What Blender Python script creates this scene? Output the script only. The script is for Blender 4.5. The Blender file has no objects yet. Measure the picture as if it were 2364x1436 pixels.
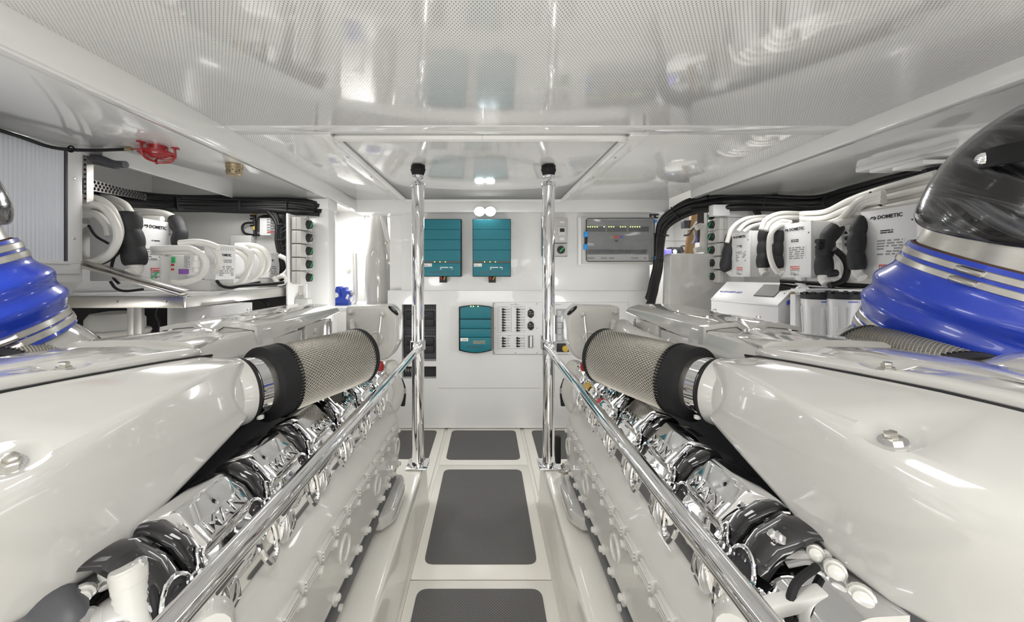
import bpy, bmesh, math, random
from mathutils import Vector, Matrix
PI = math.pi
random.seed(7)
sc = bpy.context.scene
COL = sc.collection

# ------------------------------------------------------------------ camera, world, exposure, lamps and unseen fill lights
F, CU, CV, CX, CZ = 850.0, 1125.0, 628.0, 0.023, 1.36     # focal length in px, principal point, eye position
cam_d = bpy.data.cameras.new('camera'); cam = bpy.data.objects.new('camera', cam_d); COL.objects.link(cam)
cam.location = (CX, 0, CZ); cam.rotation_euler = (PI/2, 0, 0)
cam_d.sensor_width = 36; cam_d.lens = F/2364*36
cam_d.shift_x = (1182-CU)/2364; cam_d.shift_y = -(718-CV)/2364
cam_d.clip_start = 0.02
sc.camera = cam
sc.view_settings.view_transform = 'Standard'; sc.view_settings.look = 'None'
sc.view_settings.gamma = 1; sc.view_settings.use_curve_mapping = False
sc.view_settings.exposure = 0.8
sc.cycles.max_bounces = 10; sc.cycles.diffuse_bounces = 6; sc.cycles.glossy_bounces = 6
sc.cycles.sample_clamp_indirect = 8
sc.cycles.use_denoising = True
w = bpy.data.worlds.new('world'); sc.world = w; w.use_nodes = True
w.node_tree.nodes['Background'].inputs[0].default_value = (0.9, 0.95, 1, 1)
w.node_tree.nodes['Background'].inputs[1].default_value = 0.3

def area(name, loc, size, power, rot=(0, 0, 0), col=(1, .985, .96)):
    l = bpy.data.lights.new(name, 'AREA'); l.shape = 'RECTANGLE'; l.size, l.size_y = size; l.energy = power; l.color = col
    o = bpy.data.objects.new(name, l); COL.objects.link(o); o.location = loc; o.rotation_euler = rot
    return o
def point_light(name, loc, power, r=.04, col=(1, .985, .96)):
    l = bpy.data.lights.new(name, 'POINT'); l.energy = power; l.shadow_soft_size = r; l.color = col
    o = bpy.data.objects.new(name, l); COL.objects.link(o); o.location = loc
    return o
area('deckhead_fill', (0, .48, 1.955), (.45, .4), 4)  # unseen ceiling light added to brighten the walkway floor
area('deckhead_fill', (.2, -.75, 1.955), (1.4, .3), 5)  # added ceiling light behind the viewer, evens out the room
area('engine_fill', (-1.25, .6, 1.86), (.3, .6), 3)  # unseen fill light added above the left engine and louvres
area('engine_fill', (1.75, .4, 1.90), (.3, .5), 3.4)  # unseen fill light added to lift the right hood
area('rear_fill', (0, -1.15, 1.0), (2.0, .5), 16, (math.radians(105), 0, 0))  # broad fill light added behind the viewer, reaching the back partition
point_light('partition_fill', (-.80, 2.32, 1.0), 4.5, .1)  # hidden fill added behind the left engine to brighten the partition
point_light('partition_fill', (.80, 2.32, 1.0), 4.5, .1)  # hidden fill added behind the right engine to brighten the partition
point_light('hull_fill', (-2.0, .2, .95), 5, .08)  # hidden fill added outboard of the left engine to light the ceiling
point_light('hull_fill', (2.05, .5, .95), 7, .08)  # hidden fill added outboard of the right engine to light the ceiling
area('bay_fill', (-1.5, 2.15, 1.86), (.2, .5), 2.2)  # fill light added in the left bay, no fixture there
area('bay_fill', (1.66, 2.2, 1.90), (.15, .5), 1.4)  # fill light added in the right bay, apart from its linear lamp
area('aft_lamp', (-1.2, 3.75, 2.0), (.5, .6), 10)
area('aft_lamp', (1.9, 3.6, 2.0), (.6, .6), 9)

# ------------------------------------------------------------------ helpers
def at(u, v, Y):
    return Vector((CX+(u-CU)/F*Y, Y, CZ-(v-CV)/F*Y))
def atx(u, v, x):
    Y = (x-CX)*F/(u-CU)
    return at(u, v, Y)
V = Vector
ORG = {}
def spl(pts, k=6, closed=False):
    P = [V(p) for p in pts]; n = len(P); out = []
    rng = n if closed else n-1
    for i in range(rng):
        a = P[(i-1) % n] if (closed or i > 0) else P[0]*2-P[1]
        b = P[i]; c = P[(i+1) % n]
        d = P[(i+2) % n] if (closed or i+2 < n) else P[-1]*2-P[-2]
        for j in range(k):
            t = j/k
            out.append(.5*((2*b)+(c-a)*t+(2*a-5*b+4*c-d)*t*t+(3*b-a-3*c+d)*t**3))
    if not closed: out.append(P[-1])
    return out
def fillet(pts, rs, k=5):
    out = []
    n = len(pts)
    for i, p in enumerate(pts):
        r = rs[i]
        if i in (0, n-1) or r <= 0: out.append(V(p)); continue
        p = V(p); a = V(pts[i-1])-p; b = V(pts[i+1])-p
        ra = min(r, a.length*.45, b.length*.45)
        A = p+a.normalized()*ra; B = p+b.normalized()*ra
        for j in range(k+1):
            t = j/k
            out.append(A*(1-t)**2+p*2*t*(1-t)+B*t*t)
    return out

class MB:
    def __init__(s): s.v = []; s.f = []
    def add(s, vs, fs):
        o = len(s.v); s.v += [tuple(v) for v in vs]; s.f += [tuple(i+o for i in f) for f in fs]; return s
    def box(s, a, b):
        x0, x1 = sorted((a[0], b[0])); y0, y1 = sorted((a[1], b[1])); z0, z1 = sorted((a[2], b[2]))
        return s.add([(x0,y0,z0),(x1,y0,z0),(x1,y1,z0),(x0,y1,z0),(x0,y0,z1),(x1,y0,z1),(x1,y1,z1),(x0,y1,z1)],
                     [(0,3,2,1),(4,5,6,7),(0,1,5,4),(1,2,6,5),(2,3,7,6),(3,0,4,7)])
    def obox(s, c, ax, ay, az):
        c, ax, ay, az = V(c), V(ax), V(ay), V(az)
        vs = [c+ax*i+ay*j+az*k for k in (-1,1) for j in (-1,1) for i in (-1,1)]
        return s.add(vs, [(0,2,3,1),(4,5,7,6),(0,1,5,4),(1,3,7,5),(3,2,6,7),(2,0,4,6)])
    def bar(s, a, b, w, h, up=(0,0,1)):
        a, b = V(a), V(b); d = (b-a); L = d.length/2; d.normalize()
        sd = d.cross(V(up)).normalized(); u2 = sd.cross(d)
        return s.obox((a+b)/2, d*L, sd*w/2, u2*h/2)
    def tube(s, pts, r, n=10, caps=True, closed=False):
        P = [V(p) for p in pts]; m = len(P)
        R = r if isinstance(r, (list, tuple)) else [r]*m
        T = []
        for i in range(m):
            if closed: t = P[(i+1) % m]-P[i-1]
            else: t = P[min(i+1, m-1)]-P[max(i-1, 0)]
            T.append(t.normalized() if t.length > 1e-9 else V((0,0,1)))
        u = T[0].cross(V((0,0,1)))
        if u.length < .1: u = T[0].cross(V((1,0,0)))
        u.normalize(); vs = []
        for i in range(m):
            u = (u-T[i]*u.dot(T[i])).normalized(); w_ = T[i].cross(u)
            for k in range(n):
                a = 2*PI*k/n; vs.append(P[i]+(u*math.cos(a)+w_*math.sin(a))*R[i])
        fs = []
        for i in range(m if closed else m-1):
            j = (i+1) % m
            for k in range(n):
                fs.append((i*n+k, i*n+(k+1) % n, j*n+(k+1) % n, j*n+k))
        if caps and not closed:
            fs.append(tuple(range(n-1, -1, -1))); fs.append(tuple((m-1)*n+k for k in range(n)))
        return s.add(vs, fs)
    def lathe(s, prof, o, ax, n=24, caps=True, sx=1, up=None):
        """prof: (distance along axis, radius)"""
        o = V(o); ax = V(ax).normalized()
        u = V(up) if up else ax.cross(V((0,0,1)))
        if u.length < .1: u = ax.cross(V((1,0,0)))
        u.normalize(); w_ = ax.cross(u); vs = []
        for t, r in prof:
            for k in range(n):
                a = 2*PI*k/n; vs.append(o+ax*t+(u*math.cos(a)*sx+w_*math.sin(a))*r)
        fs = []
        for i in range(len(prof)-1):
            for k in range(n):
                fs.append((i*n+k, i*n+(k+1) % n, (i+1)*n+(k+1) % n, (i+1)*n+k))
        if caps:
            fs.append(tuple(range(n-1, -1, -1))); fs.append(tuple((len(prof)-1)*n+k for k in range(n)))
        return s.add(vs, fs)
    def cyl(s, a, b, r, n=16):
        a, b = V(a), V(b); return s.lathe([(0, r), ((b-a).length, r)], a, b-a, n)
    def prism(s, poly, d):
        n = len(poly); P = [V(p) for p in poly]; d = V(d)
        return s.add(P+[p+d for p in P], [tuple(range(n-1,-1,-1)), tuple(range(n, 2*n))]+[(i, (i+1) % n, n+(i+1) % n, n+i) for i in range(n)])
    def loft(s, secs, closed=False, caps=True):
        n = len(secs[0]); vs = [p for sec in secs for p in sec]; fs = []
        for i in range(len(secs)-1):
            for k in range(n if closed else n-1):
                k2 = (k+1) % n; fs.append((i*n+k, i*n+k2, (i+1)*n+k2, (i+1)*n+k))
        if caps:
            fs.append(tuple(range(n-1,-1,-1))); fs.append(tuple((len(secs)-1)*n+k for k in range(n)))
        return s.add(vs, fs)
    def mesh(s, name, mat, sgn=1, off=V((0,0,0)), bevel=0, seg=2, smooth=True, ang=35, norm=True):
        me = bpy.data.meshes.new(name)
        me.from_pydata([(v[0]*sgn-off[0], v[1]-off[1], v[2]-off[2]) for v in s.v], [], [f if sgn > 0 else tuple(reversed(f)) for f in s.f])
        if norm or bevel:
            bm = bmesh.new(); bm.from_mesh(me)
            if norm: bmesh.ops.recalc_face_normals(bm, faces=bm.faces)
            if bevel:
                es = [e for e in bm.edges if len(e.link_faces) == 2 and e.calc_face_angle(0) > math.radians(32)]
                bmesh.ops.bevel(bm, geom=es, offset=bevel, segments=seg, profile=.5, affect='EDGES', clamp_overlap=True)
            bm.to_mesh(me); bm.free()
        if smooth:
            me.polygons.foreach_set('use_smooth', [True]*len(me.polygons))
            me.set_sharp_from_angle(angle=math.radians(ang))
        me.materials.append(mat); me.update()
        return me

def carve(o, cut):
    """cut a recess into a part and drop the cutter"""
    md = o.modifiers.new('recess', 'BOOLEAN'); md.object = cut; md.operation = 'DIFFERENCE'; md.solver = 'EXACT'
    bpy.context.view_layer.update(); dg = bpy.context.evaluated_depsgraph_get()
    me = bpy.data.meshes.new_from_object(o.evaluated_get(dg)); old = o.data
    o.modifiers.clear(); o.data = me; me.name = old.name
    while len(me.materials) > 1: me.materials.pop()
    me.polygons.foreach_set('material_index', [0]*len(me.polygons)); me.polygons.foreach_set('use_smooth', [True]*len(me.polygons))
    me.set_sharp_from_angle(angle=math.radians(38)); bpy.data.objects.remove(cut)
def drop(o, x, y):
    """point and normal where a vertical line meets a part"""
    from mathutils.bvhtree import BVHTree
    of = o.matrix_basis.translation+ORG[o]; me = o.data
    t = BVHTree.FromPolygons([v.co+of for v in me.vertices], [p.vertices[:] for p in me.polygons])
    h = t.ray_cast(V((x, y, 3)), V((0, 0, -1))); n = h[1]
    return h[0], (n if n.z > 0 else -n)
def link(name, data, parent=None):
    o = bpy.data.objects.new(name, data); COL.objects.link(o)
    if parent is not None:
        o.parent = parent; ORG[o] = ORG.get(parent, V((0,0,0)))
    else: ORG[o] = V((0,0,0))
    return o
def part(name, mb, mat, parent=None, sgn=1, **k):
    """one mesh object, authored in room coordinates"""
    off = ORG.get(parent, V((0,0,0))) if parent is not None else V((0,0,0))
    o = link(name, mb.mesh(name, mat, sgn, off, **k), parent)
    if name in ('small_print', 'ribs', 'slots', 'vent_slots', 'cap_lugs'): o['kind'] = 'stuff'
    return o
def piece(name, me, parent, loc, rot=(0,0,0), scl=(1,1,1)):
    """one of many alike pieces sharing a mesh"""
    o = link(name, me, parent); o.location = V(loc)-ORG.get(parent, V((0,0,0))); o.rotation_euler = rot; o.scale = scl
    return o
def tag(o, label, cat, group=None, kind=None):
    o['label'] = label; o['category'] = cat
    if group: o['group'] = group
    if kind: o['kind'] = kind
    return o
def thing(name, label, cat, loc, group=None):
    o = bpy.data.objects.new(name, None); COL.objects.link(o); o.location = loc; o.empty_display_size = .05
    ORG[o] = V(loc); return tag(o, label, cat, group)
def solo(name, mb, mat, label, cat, group=None, **k):
    return tag(part(name, mb, mat, None, **k), label, cat, group)
def struct(name, mb, mat, parent=None, **k):
    o = part(name, mb, mat, parent, **k)
    if parent is None: o['kind'] = 'structure'
    return o
def kids(o): return [c for c in list(bpy.data.objects) if c.parent is o]
def dup(root, delta, label, group=None, _p=None):
    c = root.copy(); COL.objects.link(c)
    if _p is None:
        c.location = V(root.location)+V(delta); c['label'] = label; ORG[c] = ORG[root]+V(delta)
        if group: c['group'] = group
    else: c.parent = _p
    for ch in kids(root): dup(ch, delta, label, group, c)
    return c
_TX = {}
def text(body, loc, xd, up, size, mat, parent, ext=.0004, fat=0, sx=1, name='lettering', align='CENTER', bev=0):
    key = (body, size, ext, fat, align, bev, mat.name)
    if key not in _TX:
        cu = bpy.data.curves.new(name, 'FONT'); cu.body = body; cu.size = size; cu.extrude = ext; cu.offset = fat
        cu.align_x = align; cu.align_y = 'CENTER'; cu.resolution_u = 2; cu.bevel_depth = bev; cu.bevel_resolution = 0
        tmp = bpy.data.objects.new('tmp', cu); me = bpy.data.meshes.new_from_object(tmp); me.name = name
        bpy.data.objects.remove(tmp); bpy.data.curves.remove(cu)
        me.materials.clear(); me.materials.append(mat); _TX[key] = me
    o = link(name, _TX[key], parent)
    X = V(xd).normalized(); Y = V(up).normalized(); Z = X.cross(Y)
    M = Matrix((X*sx, Y, Z)).transposed().to_4x4(); M.translation = V(loc)-ORG[parent]
    o.matrix_local = M
    return o
def prints(o, xd, up, w_, h, rows, seed=0, bars=3, fill=.6, lift=.0006):
    """small print too fine to read: short flat dashes"""
    rnd = random.Random(seed); m = MB(); o = V(o); xd = V(xd).normalized(); up = V(up).normalized(); nz = xd.cross(up)*lift
    for r in range(rows):
        x = 0; y = h*(1-(r+.5)/rows); hh = h/rows*.28
        while x < w_*.97:
            l = min(w_*rnd.uniform(.08, .9/bars+.1), w_-x)
            if rnd.random() < fill+.25:
                c = [o+xd*x+up*(y-hh)+nz, o+xd*(x+l)+up*(y-hh)+nz, o+xd*(x+l)+up*(y+hh)+nz, o+xd*x+up*(y+hh)+nz]
                m.add(c, [(0,1,2,3)])
            x += l+w_*rnd.uniform(.03, .12)
    return m
def sheet(o, xd, up, w_, h, t=.001):
    o, xd, up = V(o), V(xd).normalized(), V(up).normalized(); n = xd.cross(up)
    return MB().prism([o, o+xd*w_, o+xd*w_+up*h, o+up*h], n*t)

# ------------------------------------------------------------------ materials
def mat(name, col, rough=.5, metal=0, coat=0, var=.03, nscale=6, bump=0, bscale=200, spec=.5, emit=0, ecol=None, alpha=1, trans=0, stretch=None):
    m = bpy.data.materials.new(name); m.use_nodes = True; nt = m.node_tree; b = nt.nodes['Principled BSDF']
    b.inputs['Roughness'].default_value = rough; b.inputs['Metallic'].default_value = metal
    b.inputs['Coat Weight'].default_value = coat; b.inputs['Coat Roughness'].default_value = .03
    b.inputs['Specular IOR Level'].default_value = spec
    tc = nt.nodes.new('ShaderNodeTexCoord'); no = nt.nodes.new('ShaderNodeTexNoise'); no.inputs['Scale'].default_value = nscale
    no.inputs['Detail'].default_value = 3
    src = tc.outputs['Object']
    if stretch:
        mp = nt.nodes.new('ShaderNodeMapping'); mp.inputs['Scale'].default_value = stretch
        nt.links.new(src, mp.inputs[0]); src = mp.outputs[0]
    nt.links.new(src, no.inputs['Vector'])
    mx = nt.nodes.new('ShaderNodeMix'); mx.data_type = 'RGBA'
    mx.inputs[6].default_value = tuple(max(0, c*(1-var)) for c in col)+(1,); mx.inputs[7].default_value = tuple(min(1, c*(1+var)) for c in col)+(1,)
    nt.links.new(no.outputs[0], mx.inputs[0]); nt.links.new(mx.outputs[2], b.inputs['Base Color'])
    if bump:
        n2 = nt.nodes.new('ShaderNodeTexNoise'); n2.inputs['Scale'].default_value = bscale
        nt.links.new(src, n2.inputs['Vector'])
        bp = nt.nodes.new('ShaderNodeBump'); bp.inputs['Strength'].default_value = bump; bp.inputs['Distance'].default_value = .002
        nt.links.new(n2.outputs[0], bp.inputs['Height']); nt.links.new(bp.outputs[0], b.inputs['Normal'])
    if emit:
        b.inputs['Emission Color'].default_value = tuple(ecol or col)+(1,); b.inputs['Emission Strength'].default_value = emit
    if trans: b.inputs['Transmission Weight'].default_value = trans
    if alpha < 1: b.inputs['Alpha'].default_value = alpha
    return m
def lattice(m, q, r, dark, rough2=None, bump=0, ys=1):
    """dots on a diagonal grid mixed into the base colour"""
    nt = m.node_tree; b = nt.nodes['Principled BSDF']
    def M(op, a, c=None):
        n = nt.nodes.new('ShaderNodeMath'); n.operation = op
        for i, x in enumerate((a, c)):
            if x is None: continue
            if isinstance(x, (int, float)): n.inputs[i].default_value = x
            else: nt.links.new(x, n.inputs[i])
        return n.outputs[0]
    tc = nt.nodes.new('ShaderNodeTexCoord'); sp = nt.nodes.new('ShaderNodeSeparateXYZ'); nt.links.new(tc.outputs['Object'], sp.inputs[0])
    x, y = sp.outputs[0], M('MULTIPLY', sp.outputs[1], ys)
    a = M('SUBTRACT', M('FRACT', M('MULTIPLY', M('ADD', x, y), 1/q)), .5)
    c = M('SUBTRACT', M('FRACT', M('MULTIPLY', M('SUBTRACT', x, y), 1/q)), .5)
    d = M('SQRT', M('ADD', M('MULTIPLY', a, a), M('MULTIPLY', c, c)))
    k = M('LESS_THAN', d, r)
    mx = nt.nodes.new('ShaderNodeMix'); mx.data_type = 'RGBA'; nt.links.new(k, mx.inputs[0])
    old = b.inputs['Base Color'].links[0].from_socket
    nt.links.new(old, mx.inputs[6]); mx.inputs[7].default_value = tuple(dark)+(1,); nt.links.new(mx.outputs[2], b.inputs['Base Color'])
    if bump:
        bp = nt.nodes.new('ShaderNodeBump'); bp.inputs['Strength'].default_value = bump; bp.inputs['Distance'].default_value = .002
        nt.links.new(M('SUBTRACT', 1, d), bp.inputs['Height']); nt.links.new(bp.outputs[0], b.inputs['Normal'])
    return m
M = {}
M['wall'] = mat('white wall laminate', (.80,.80,.79), .28, coat=.3, var=.01)
M['ceil'] = mat('white ceiling gloss', (.80,.80,.785), .12, coat=.5, var=.01)
M['perf'] = lattice(mat('perforated ceiling panel', (.80,.80,.785), .09, coat=.4, var=.01), .0097, .20, (.11,.11,.12), ys=.74)
M['hood'] = mat('engine paint', (.48,.473,.452), .12, coat=.8, var=.01, nscale=3)
M['cast'] = mat('cast engine paint', (.57,.56,.53), .3, coat=.4, var=.02, nscale=20, bump=.12, bscale=90)
M['gel'] = mat('floor gelcoat', (.82,.795,.735), .25, coat=.4, var=.015, bump=.05, bscale=60)
M['mat'] = lattice(mat('non slip mat', (.085,.083,.082), .6, var=.12, nscale=60), .0125, .3, (.17,.165,.16), bump=.5)
M['gloss'] = mat('chrome painted as dark reflection', (.015,.015,.016), .08, coat=.6, var=.1)  # black colour stands in for dark reflections on the chrome saddles
M['chrome'] = mat('polished chrome', (.86,.86,.87), .035, 1, var=.005)
M['chromed'] = mat('painted dark reflection', (.10,.10,.10), .15, 1, var=.02)  # dark metal colour that paints the reflection edging the letters
M['steel'] = mat('brushed stainless steel', (.62,.60,.56), .28, 1, var=.08, nscale=30, stretch=(1,1,12))
M['alu'] = mat('satin aluminium', (.72,.70,.67), .35, 1, var=.04, nscale=20)
M['strip'] = mat('dull taupe trim', (.16,.14,.125), .5)
M['blue'] = mat('blue silicone', (.012,.05,.50), .3, coat=.5, var=.1, nscale=10)
M['bluep'] = mat('blue enamel', (.015,.06,.48), .35, coat=.3)
M['bluec'] = mat('bright blue clip', (.02,.33,.85), .4)
M['wrap'] = mat('black resin wrap', (.02,.02,.022), .2, coat=.7, var=.8, nscale=14, bump=.4, bscale=25, stretch=(1,1,9))
def streaks(m):
    nt = m.node_tree; b = nt.nodes['Principled BSDF']
    a = nt.nodes.new('ShaderNodeAttribute'); a.attribute_name = 'wrap'
    mp = nt.nodes.new('ShaderNodeMapping'); mp.inputs['Scale'].default_value = (150, 2.2, 1); nt.links.new(a.outputs['Vector'], mp.inputs[0])
    n = nt.nodes.new('ShaderNodeTexNoise'); n.inputs['Scale'].default_value = 1; n.inputs['Detail'].default_value = 4; n.inputs['Distortion'].default_value = .6
    nt.links.new(mp.outputs[0], n.inputs['Vector'])
    r = nt.nodes.new('ShaderNodeValToRGB'); r.color_ramp.elements[0].position = .48; r.color_ramp.elements[1].position = .74
    r.color_ramp.elements[0].color = (.006,.006,.007,1); r.color_ramp.elements[1].color = (.13,.13,.14,1)
    nt.links.new(n.outputs[0], r.inputs[0]); nt.links.new(r.outputs[0], b.inputs['Base Color'])
    bp = nt.nodes.new('ShaderNodeBump'); bp.inputs['Strength'].default_value = .35; bp.inputs['Distance'].default_value = .003
    nt.links.new(n.outputs[0], bp.inputs['Height']); nt.links.new(bp.outputs[0], b.inputs['Normal']); nt.links.new(bp.outputs[0], b.inputs['Coat Normal'])
    return m
M['wrap'] = streaks(M['wrap'])
M['black'] = mat('black rubber', (.010,.010,.011), .62, spec=.3, var=.2, nscale=30)
M['cable'] = mat('black cable sheath', (.006,.006,.007), .5, coat=0, var=.3, nscale=30)
M['foam'] = mat('black foam insulation', (.022,.022,.024), .62, var=.15, nscale=40, bump=.15)
M['hose'] = mat('white hose', (.78,.77,.73), .35, coat=.2, var=.02)
M['unit'] = mat('white powder coat', (.82,.82,.82), .35, var=.01)
M['grey'] = mat('light grey plastic', (.55,.545,.52), .4, var=.03)
M['greyp'] = mat('pale grey box', (.62,.62,.60), .4, var=.02)
M['teal'] = mat('teal textured metal', (.008,.175,.225), .5, var=.1, nscale=300, bump=.25, bscale=500)
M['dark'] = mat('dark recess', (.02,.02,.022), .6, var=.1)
M['slate'] = mat('dark grey plastic', (.07,.072,.08), .45, var=.1)
M['red'] = mat('red enamel', (.32,.012,.015), .3, coat=.4)
M['redl'] = mat('red label', (.6,.03,.02), .5)
M['green'] = mat('green marking', (.05,.5,.15), .5)
M['wirepaper'] = mat('filter paper', (.20,.185,.155), .8, var=.1, nscale=60)
M['wire'] = mat('galvanised wire', (.50,.48,.43), .4, .6, var=.1, nscale=80)
M['ink'] = mat('black ink', (.02,.02,.022), .6)
M['inkg'] = mat('grey ink', (.3,.3,.3), .6)
M['paperw'] = mat('white label', (.85,.85,.84), .5)
M['brass'] = mat('aged bronze', (.36,.29,.18), .4, .6, var=.15, nscale=40)
M['wood'] = mat('brown board', (.36,.22,.10), .6, var=.2, nscale=8, stretch=(1,1,.1))
M['screen'] = mat('grey screen', (.30,.30,.29), .25)
M['smoke'] = mat('smoked clear lid', (.34,.35,.36), .08, coat=.6, alpha=.32)
M['clear'] = mat('clear cover', (.75,.76,.8), .08, coat=.6, alpha=.3)
M['slat'] = mat('pale louvre', (.84,.86,.90), .4, var=.02)
M['yellow'] = mat('yellow tape', (.65,.42,.06), .5)
M['lilac'] = mat('lilac plastic', (.2,.18,.6), .4)
M['purple'] = mat('purple label', (.25,.10,.4), .5)
M['lamp'] = mat('lamp lens', (1,.98,.95), .4, emit=28)
M['led'] = mat('green indicator', (.5,.8,.1), .4, emit=1.6, ecol=(.7,.95,.25))
M['tan'] = mat('brown clamp seal', (.10,.05,.03), .7)
# ------------------------------------------------------------------ room shell
ZC = 1.971
fl = struct('floor', MB().box((-2.45,-1.2,-.08), (2.45,4.8,-.012)), M['gel'])
# engine beds: raised ledges either side of the walkway
for s in (-1, 1):
    pr = [(.318,-.005), (.322,.0), (.326,.02), (.338,.225), (.345,.25), (.352,.252), (2.4,.262), (2.4,-.01), (.318,-.01)]
    struct('trim_1' if s < 0 else 'trim_2', MB().prism([(p[0], -1.2, p[1]) for p in pr], (0, 3.38, 0)), M['gel'], sgn=s, bevel=.004)
# back partition: upper cabinet front, lower front with toe kick and two openings
YB = 3.2
def W(u, v, d=0):            # point on the back partition, d towards the viewer
    p = at(u, v, YB); return V((p.x, YB-d, p.z))
def rect(m, u0, v0, u1, v1, d0, d1):
    return m.box(W(u0, v0, d0), W(u1, v1, d1))
bw = MB()
rect(bw, 928, 478, 1497, 670, -.25, .02)
struct('wall_back', bw, M['wall'], bevel=.003)
b2 = MB()                                         # lower front, with niche and vent openings left out
rect(b2, 895, 671, 1497, 703, -.1, 0); rect(b2, 895, 703, 928, 988, -.1, 0)
rect(b2, 1007, 703, 1497, 988, -.1, 0); rect(b2, 928, 834, 1007, 846, -.1, 0); rect(b2, 928, 874, 1007, 988, -.1, 0)
lowb = struct('wall_back_lower', b2, M['wall'], smooth=False)
g = MB()
for v in (896,): rect(g, 1012, v-.4, 1247, v+.4, .0, .0012)
part('panel_joint', g, M['inkg'], lowb)
g = MB(); rect(g, 928, 668.6, 1497, 671, -.05, .008); part('shadow_gap', g, M['greyp'], lowb)
g = MB(); rect(g, 895, 989, 1497, 1000, -.22, -.12); part('toe_kick', g, M['dark'], lowb)
g = MB(); g.box((-.85, YB+.1, -.01), (1.42, YB+.14, 1.9)); struct('wall_back_core', g, M['wall'])
# niche linings
g = MB(); rect(g, 926, 700, 1009, 836, -.3, -.09); part('niche_lining', g, M['slate'], lowb, smooth=False)
# header above the partition
hd = MB(); hd.box((-1.10, 3.11, 1.866), (1.56, 3.30, ZC+.02)); struct('trim_3', hd, M['wall'], bevel=.004)
# outer walls, rear wall behind the viewer, deck above
struct('wall_left', MB().box((-2.5,-1.2,0), (-2.4,4.8,2.12)), M['wall'])
struct('wall_right', MB().box((2.4,-1.2,0), (2.5,4.8,2.12)), M['wall'])
struct('wall_rear', MB().box((-2.5,-1.3,0), (2.5,-1.2,2.12)), M['wall'])
struct('wall_far', MB().box((-2.5,4.7,0), (2.5,4.8,2.12)), M['wall'])
ce = struct('ceiling', MB().box((-2.5,-1.2,2.05), (2.5,4.8,2.12)), M['ceil'])
XL, XR, YS = -1.08, 1.54, 1.536
def slab(name, x0, y0, x1, y1, z0, m, dz=.02, **k): return part(name, MB().box((x0,y0,z0), (x1,y1,z0+dz)), m, ce, **k)
slab('ceiling_panel', XL, -1.2, XR, YS, ZC, M['perf'], bevel=.002)
slab('joint_strip', XL, YS+.006, XR, YS+.10, ZC, M['ceil'], bevel=.003)
HX0, HX1, HY0, HY1 = -.672, .655, 1.66, 3.10
slab('ceiling_panel', XL, YS+.102, HX0-.09, 3.12, ZC, M['perf'], bevel=.002)
slab('ceiling_panel', HX1+.09, YS+.102, XR, 3.12, ZC, M['perf'], bevel=.002)
slab('edge_strip', HX0-.088, YS+.102, HX0-.004, 3.12, ZC-.004, M['ceil'], bevel=.003)
slab('edge_strip', HX1+.004, YS+.102, HX1+.088, 3.12, ZC-.004, M['ceil'], bevel=.003)
slab('hatch_panel', HX0+.01, HY0+.01, HX1-.01, HY1-.01, ZC+.004, M['perf'], bevel=.002)
r_ = .05
loop = fillet([(0,HY0,ZC-.004),(HX0,HY0,ZC-.004),(HX0,HY1,ZC-.004),(HX1,HY1,ZC-.004),(HX1,HY0,ZC-.004),(0.001,HY0,ZC-.004)], [0,r_,r_,r_,r_,0], 6)
part('hatch_bead', MB().tube(loop, .019, 8, caps=False), M['ceil'], ce)
part('hatch_seal', MB().tube([V((p.x*.974, 2.38+(p.y-2.38)*.974, ZC+.001)) for p in loop], .006, 6, caps=False), M['inkg'], ce)
sm = MB().lathe([(0,.007),(.003,.005)], (0,0,0), (0,0,-1), 10).mesh('screw', M['steel'])
for x in (HX0-.045, HX1+.045):
    for y in (1.59, 1.95, 2.35, 2.75): piece('screw', sm, ce, (x, y, ZC-.005 if y > 1.6 else ZC))
# side beams and the lower side ceilings
struct('trim_4', MB().box((XL-.05,-1.2,1.878), (XL-.0,3.2,ZC+.03)).box((XL-.05,-1.2,1.872), (XL-.012,3.0,1.884)), M['ceil'], bevel=.005)
struct('trim_5', MB().box((XR,-1.2,1.908), (XR+.05,2.75,ZC+.03)), M['ceil'], bevel=.004)
struct('ceiling_left', MB().box((-1.72,-1.2,1.872), (XL-.045,2.56,1.90)).box((-1.73,-1.2,1.866), (-1.712,2.56,1.905)), M['ceil'], bevel=.003)
struct('ceiling_right', MB().box((XR+.045,-1.2,1.91), (2.33,2.62,1.935)).box((2.325,-1.2,1.90), (2.345,2.62,1.945)), M['ceil'], bevel=.003)
# left of the partition: pillar and lintel, then the bright space beyond
struct('trim_6', MB().box((-1.235,2.58,1.0), (-1.09,2.70,1.9)), M['wall'], bevel=.006)
struct('trim_7', MB().box((-1.235,2.56,1.80), (-1.085,2.72,1.872)), M['wall'], bevel=.004)
struct('wall_bay_left', MB().box((-2.42,2.66,.2), (-1.235,2.70,2.06)), M['greyp'])
struct('wall_bay_right', MB().box((1.80,2.98,.2), (2.42,3.02,2.06)), M['greyp'])
# bright lobby wall beyond the left opening and the shelf on which the vice stands
struct('wall_lobby', MB().box((-2.4,4.25,0), (-.5,4.3,2.05)), M['wall'])
struct('wall_lobby_side', MB().box((-1.75,2.7,0), (-1.7,4.3,2.05)), M['wall'])
st = MB(); st.box((-1.68,3.15,1.02), (-.86,3.85,1.055)); solo('workbench', st, M['wall'], 'white workbench top in the bright lobby beyond the left opening, carrying a blue vise', 'bench', bevel=.004)

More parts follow.
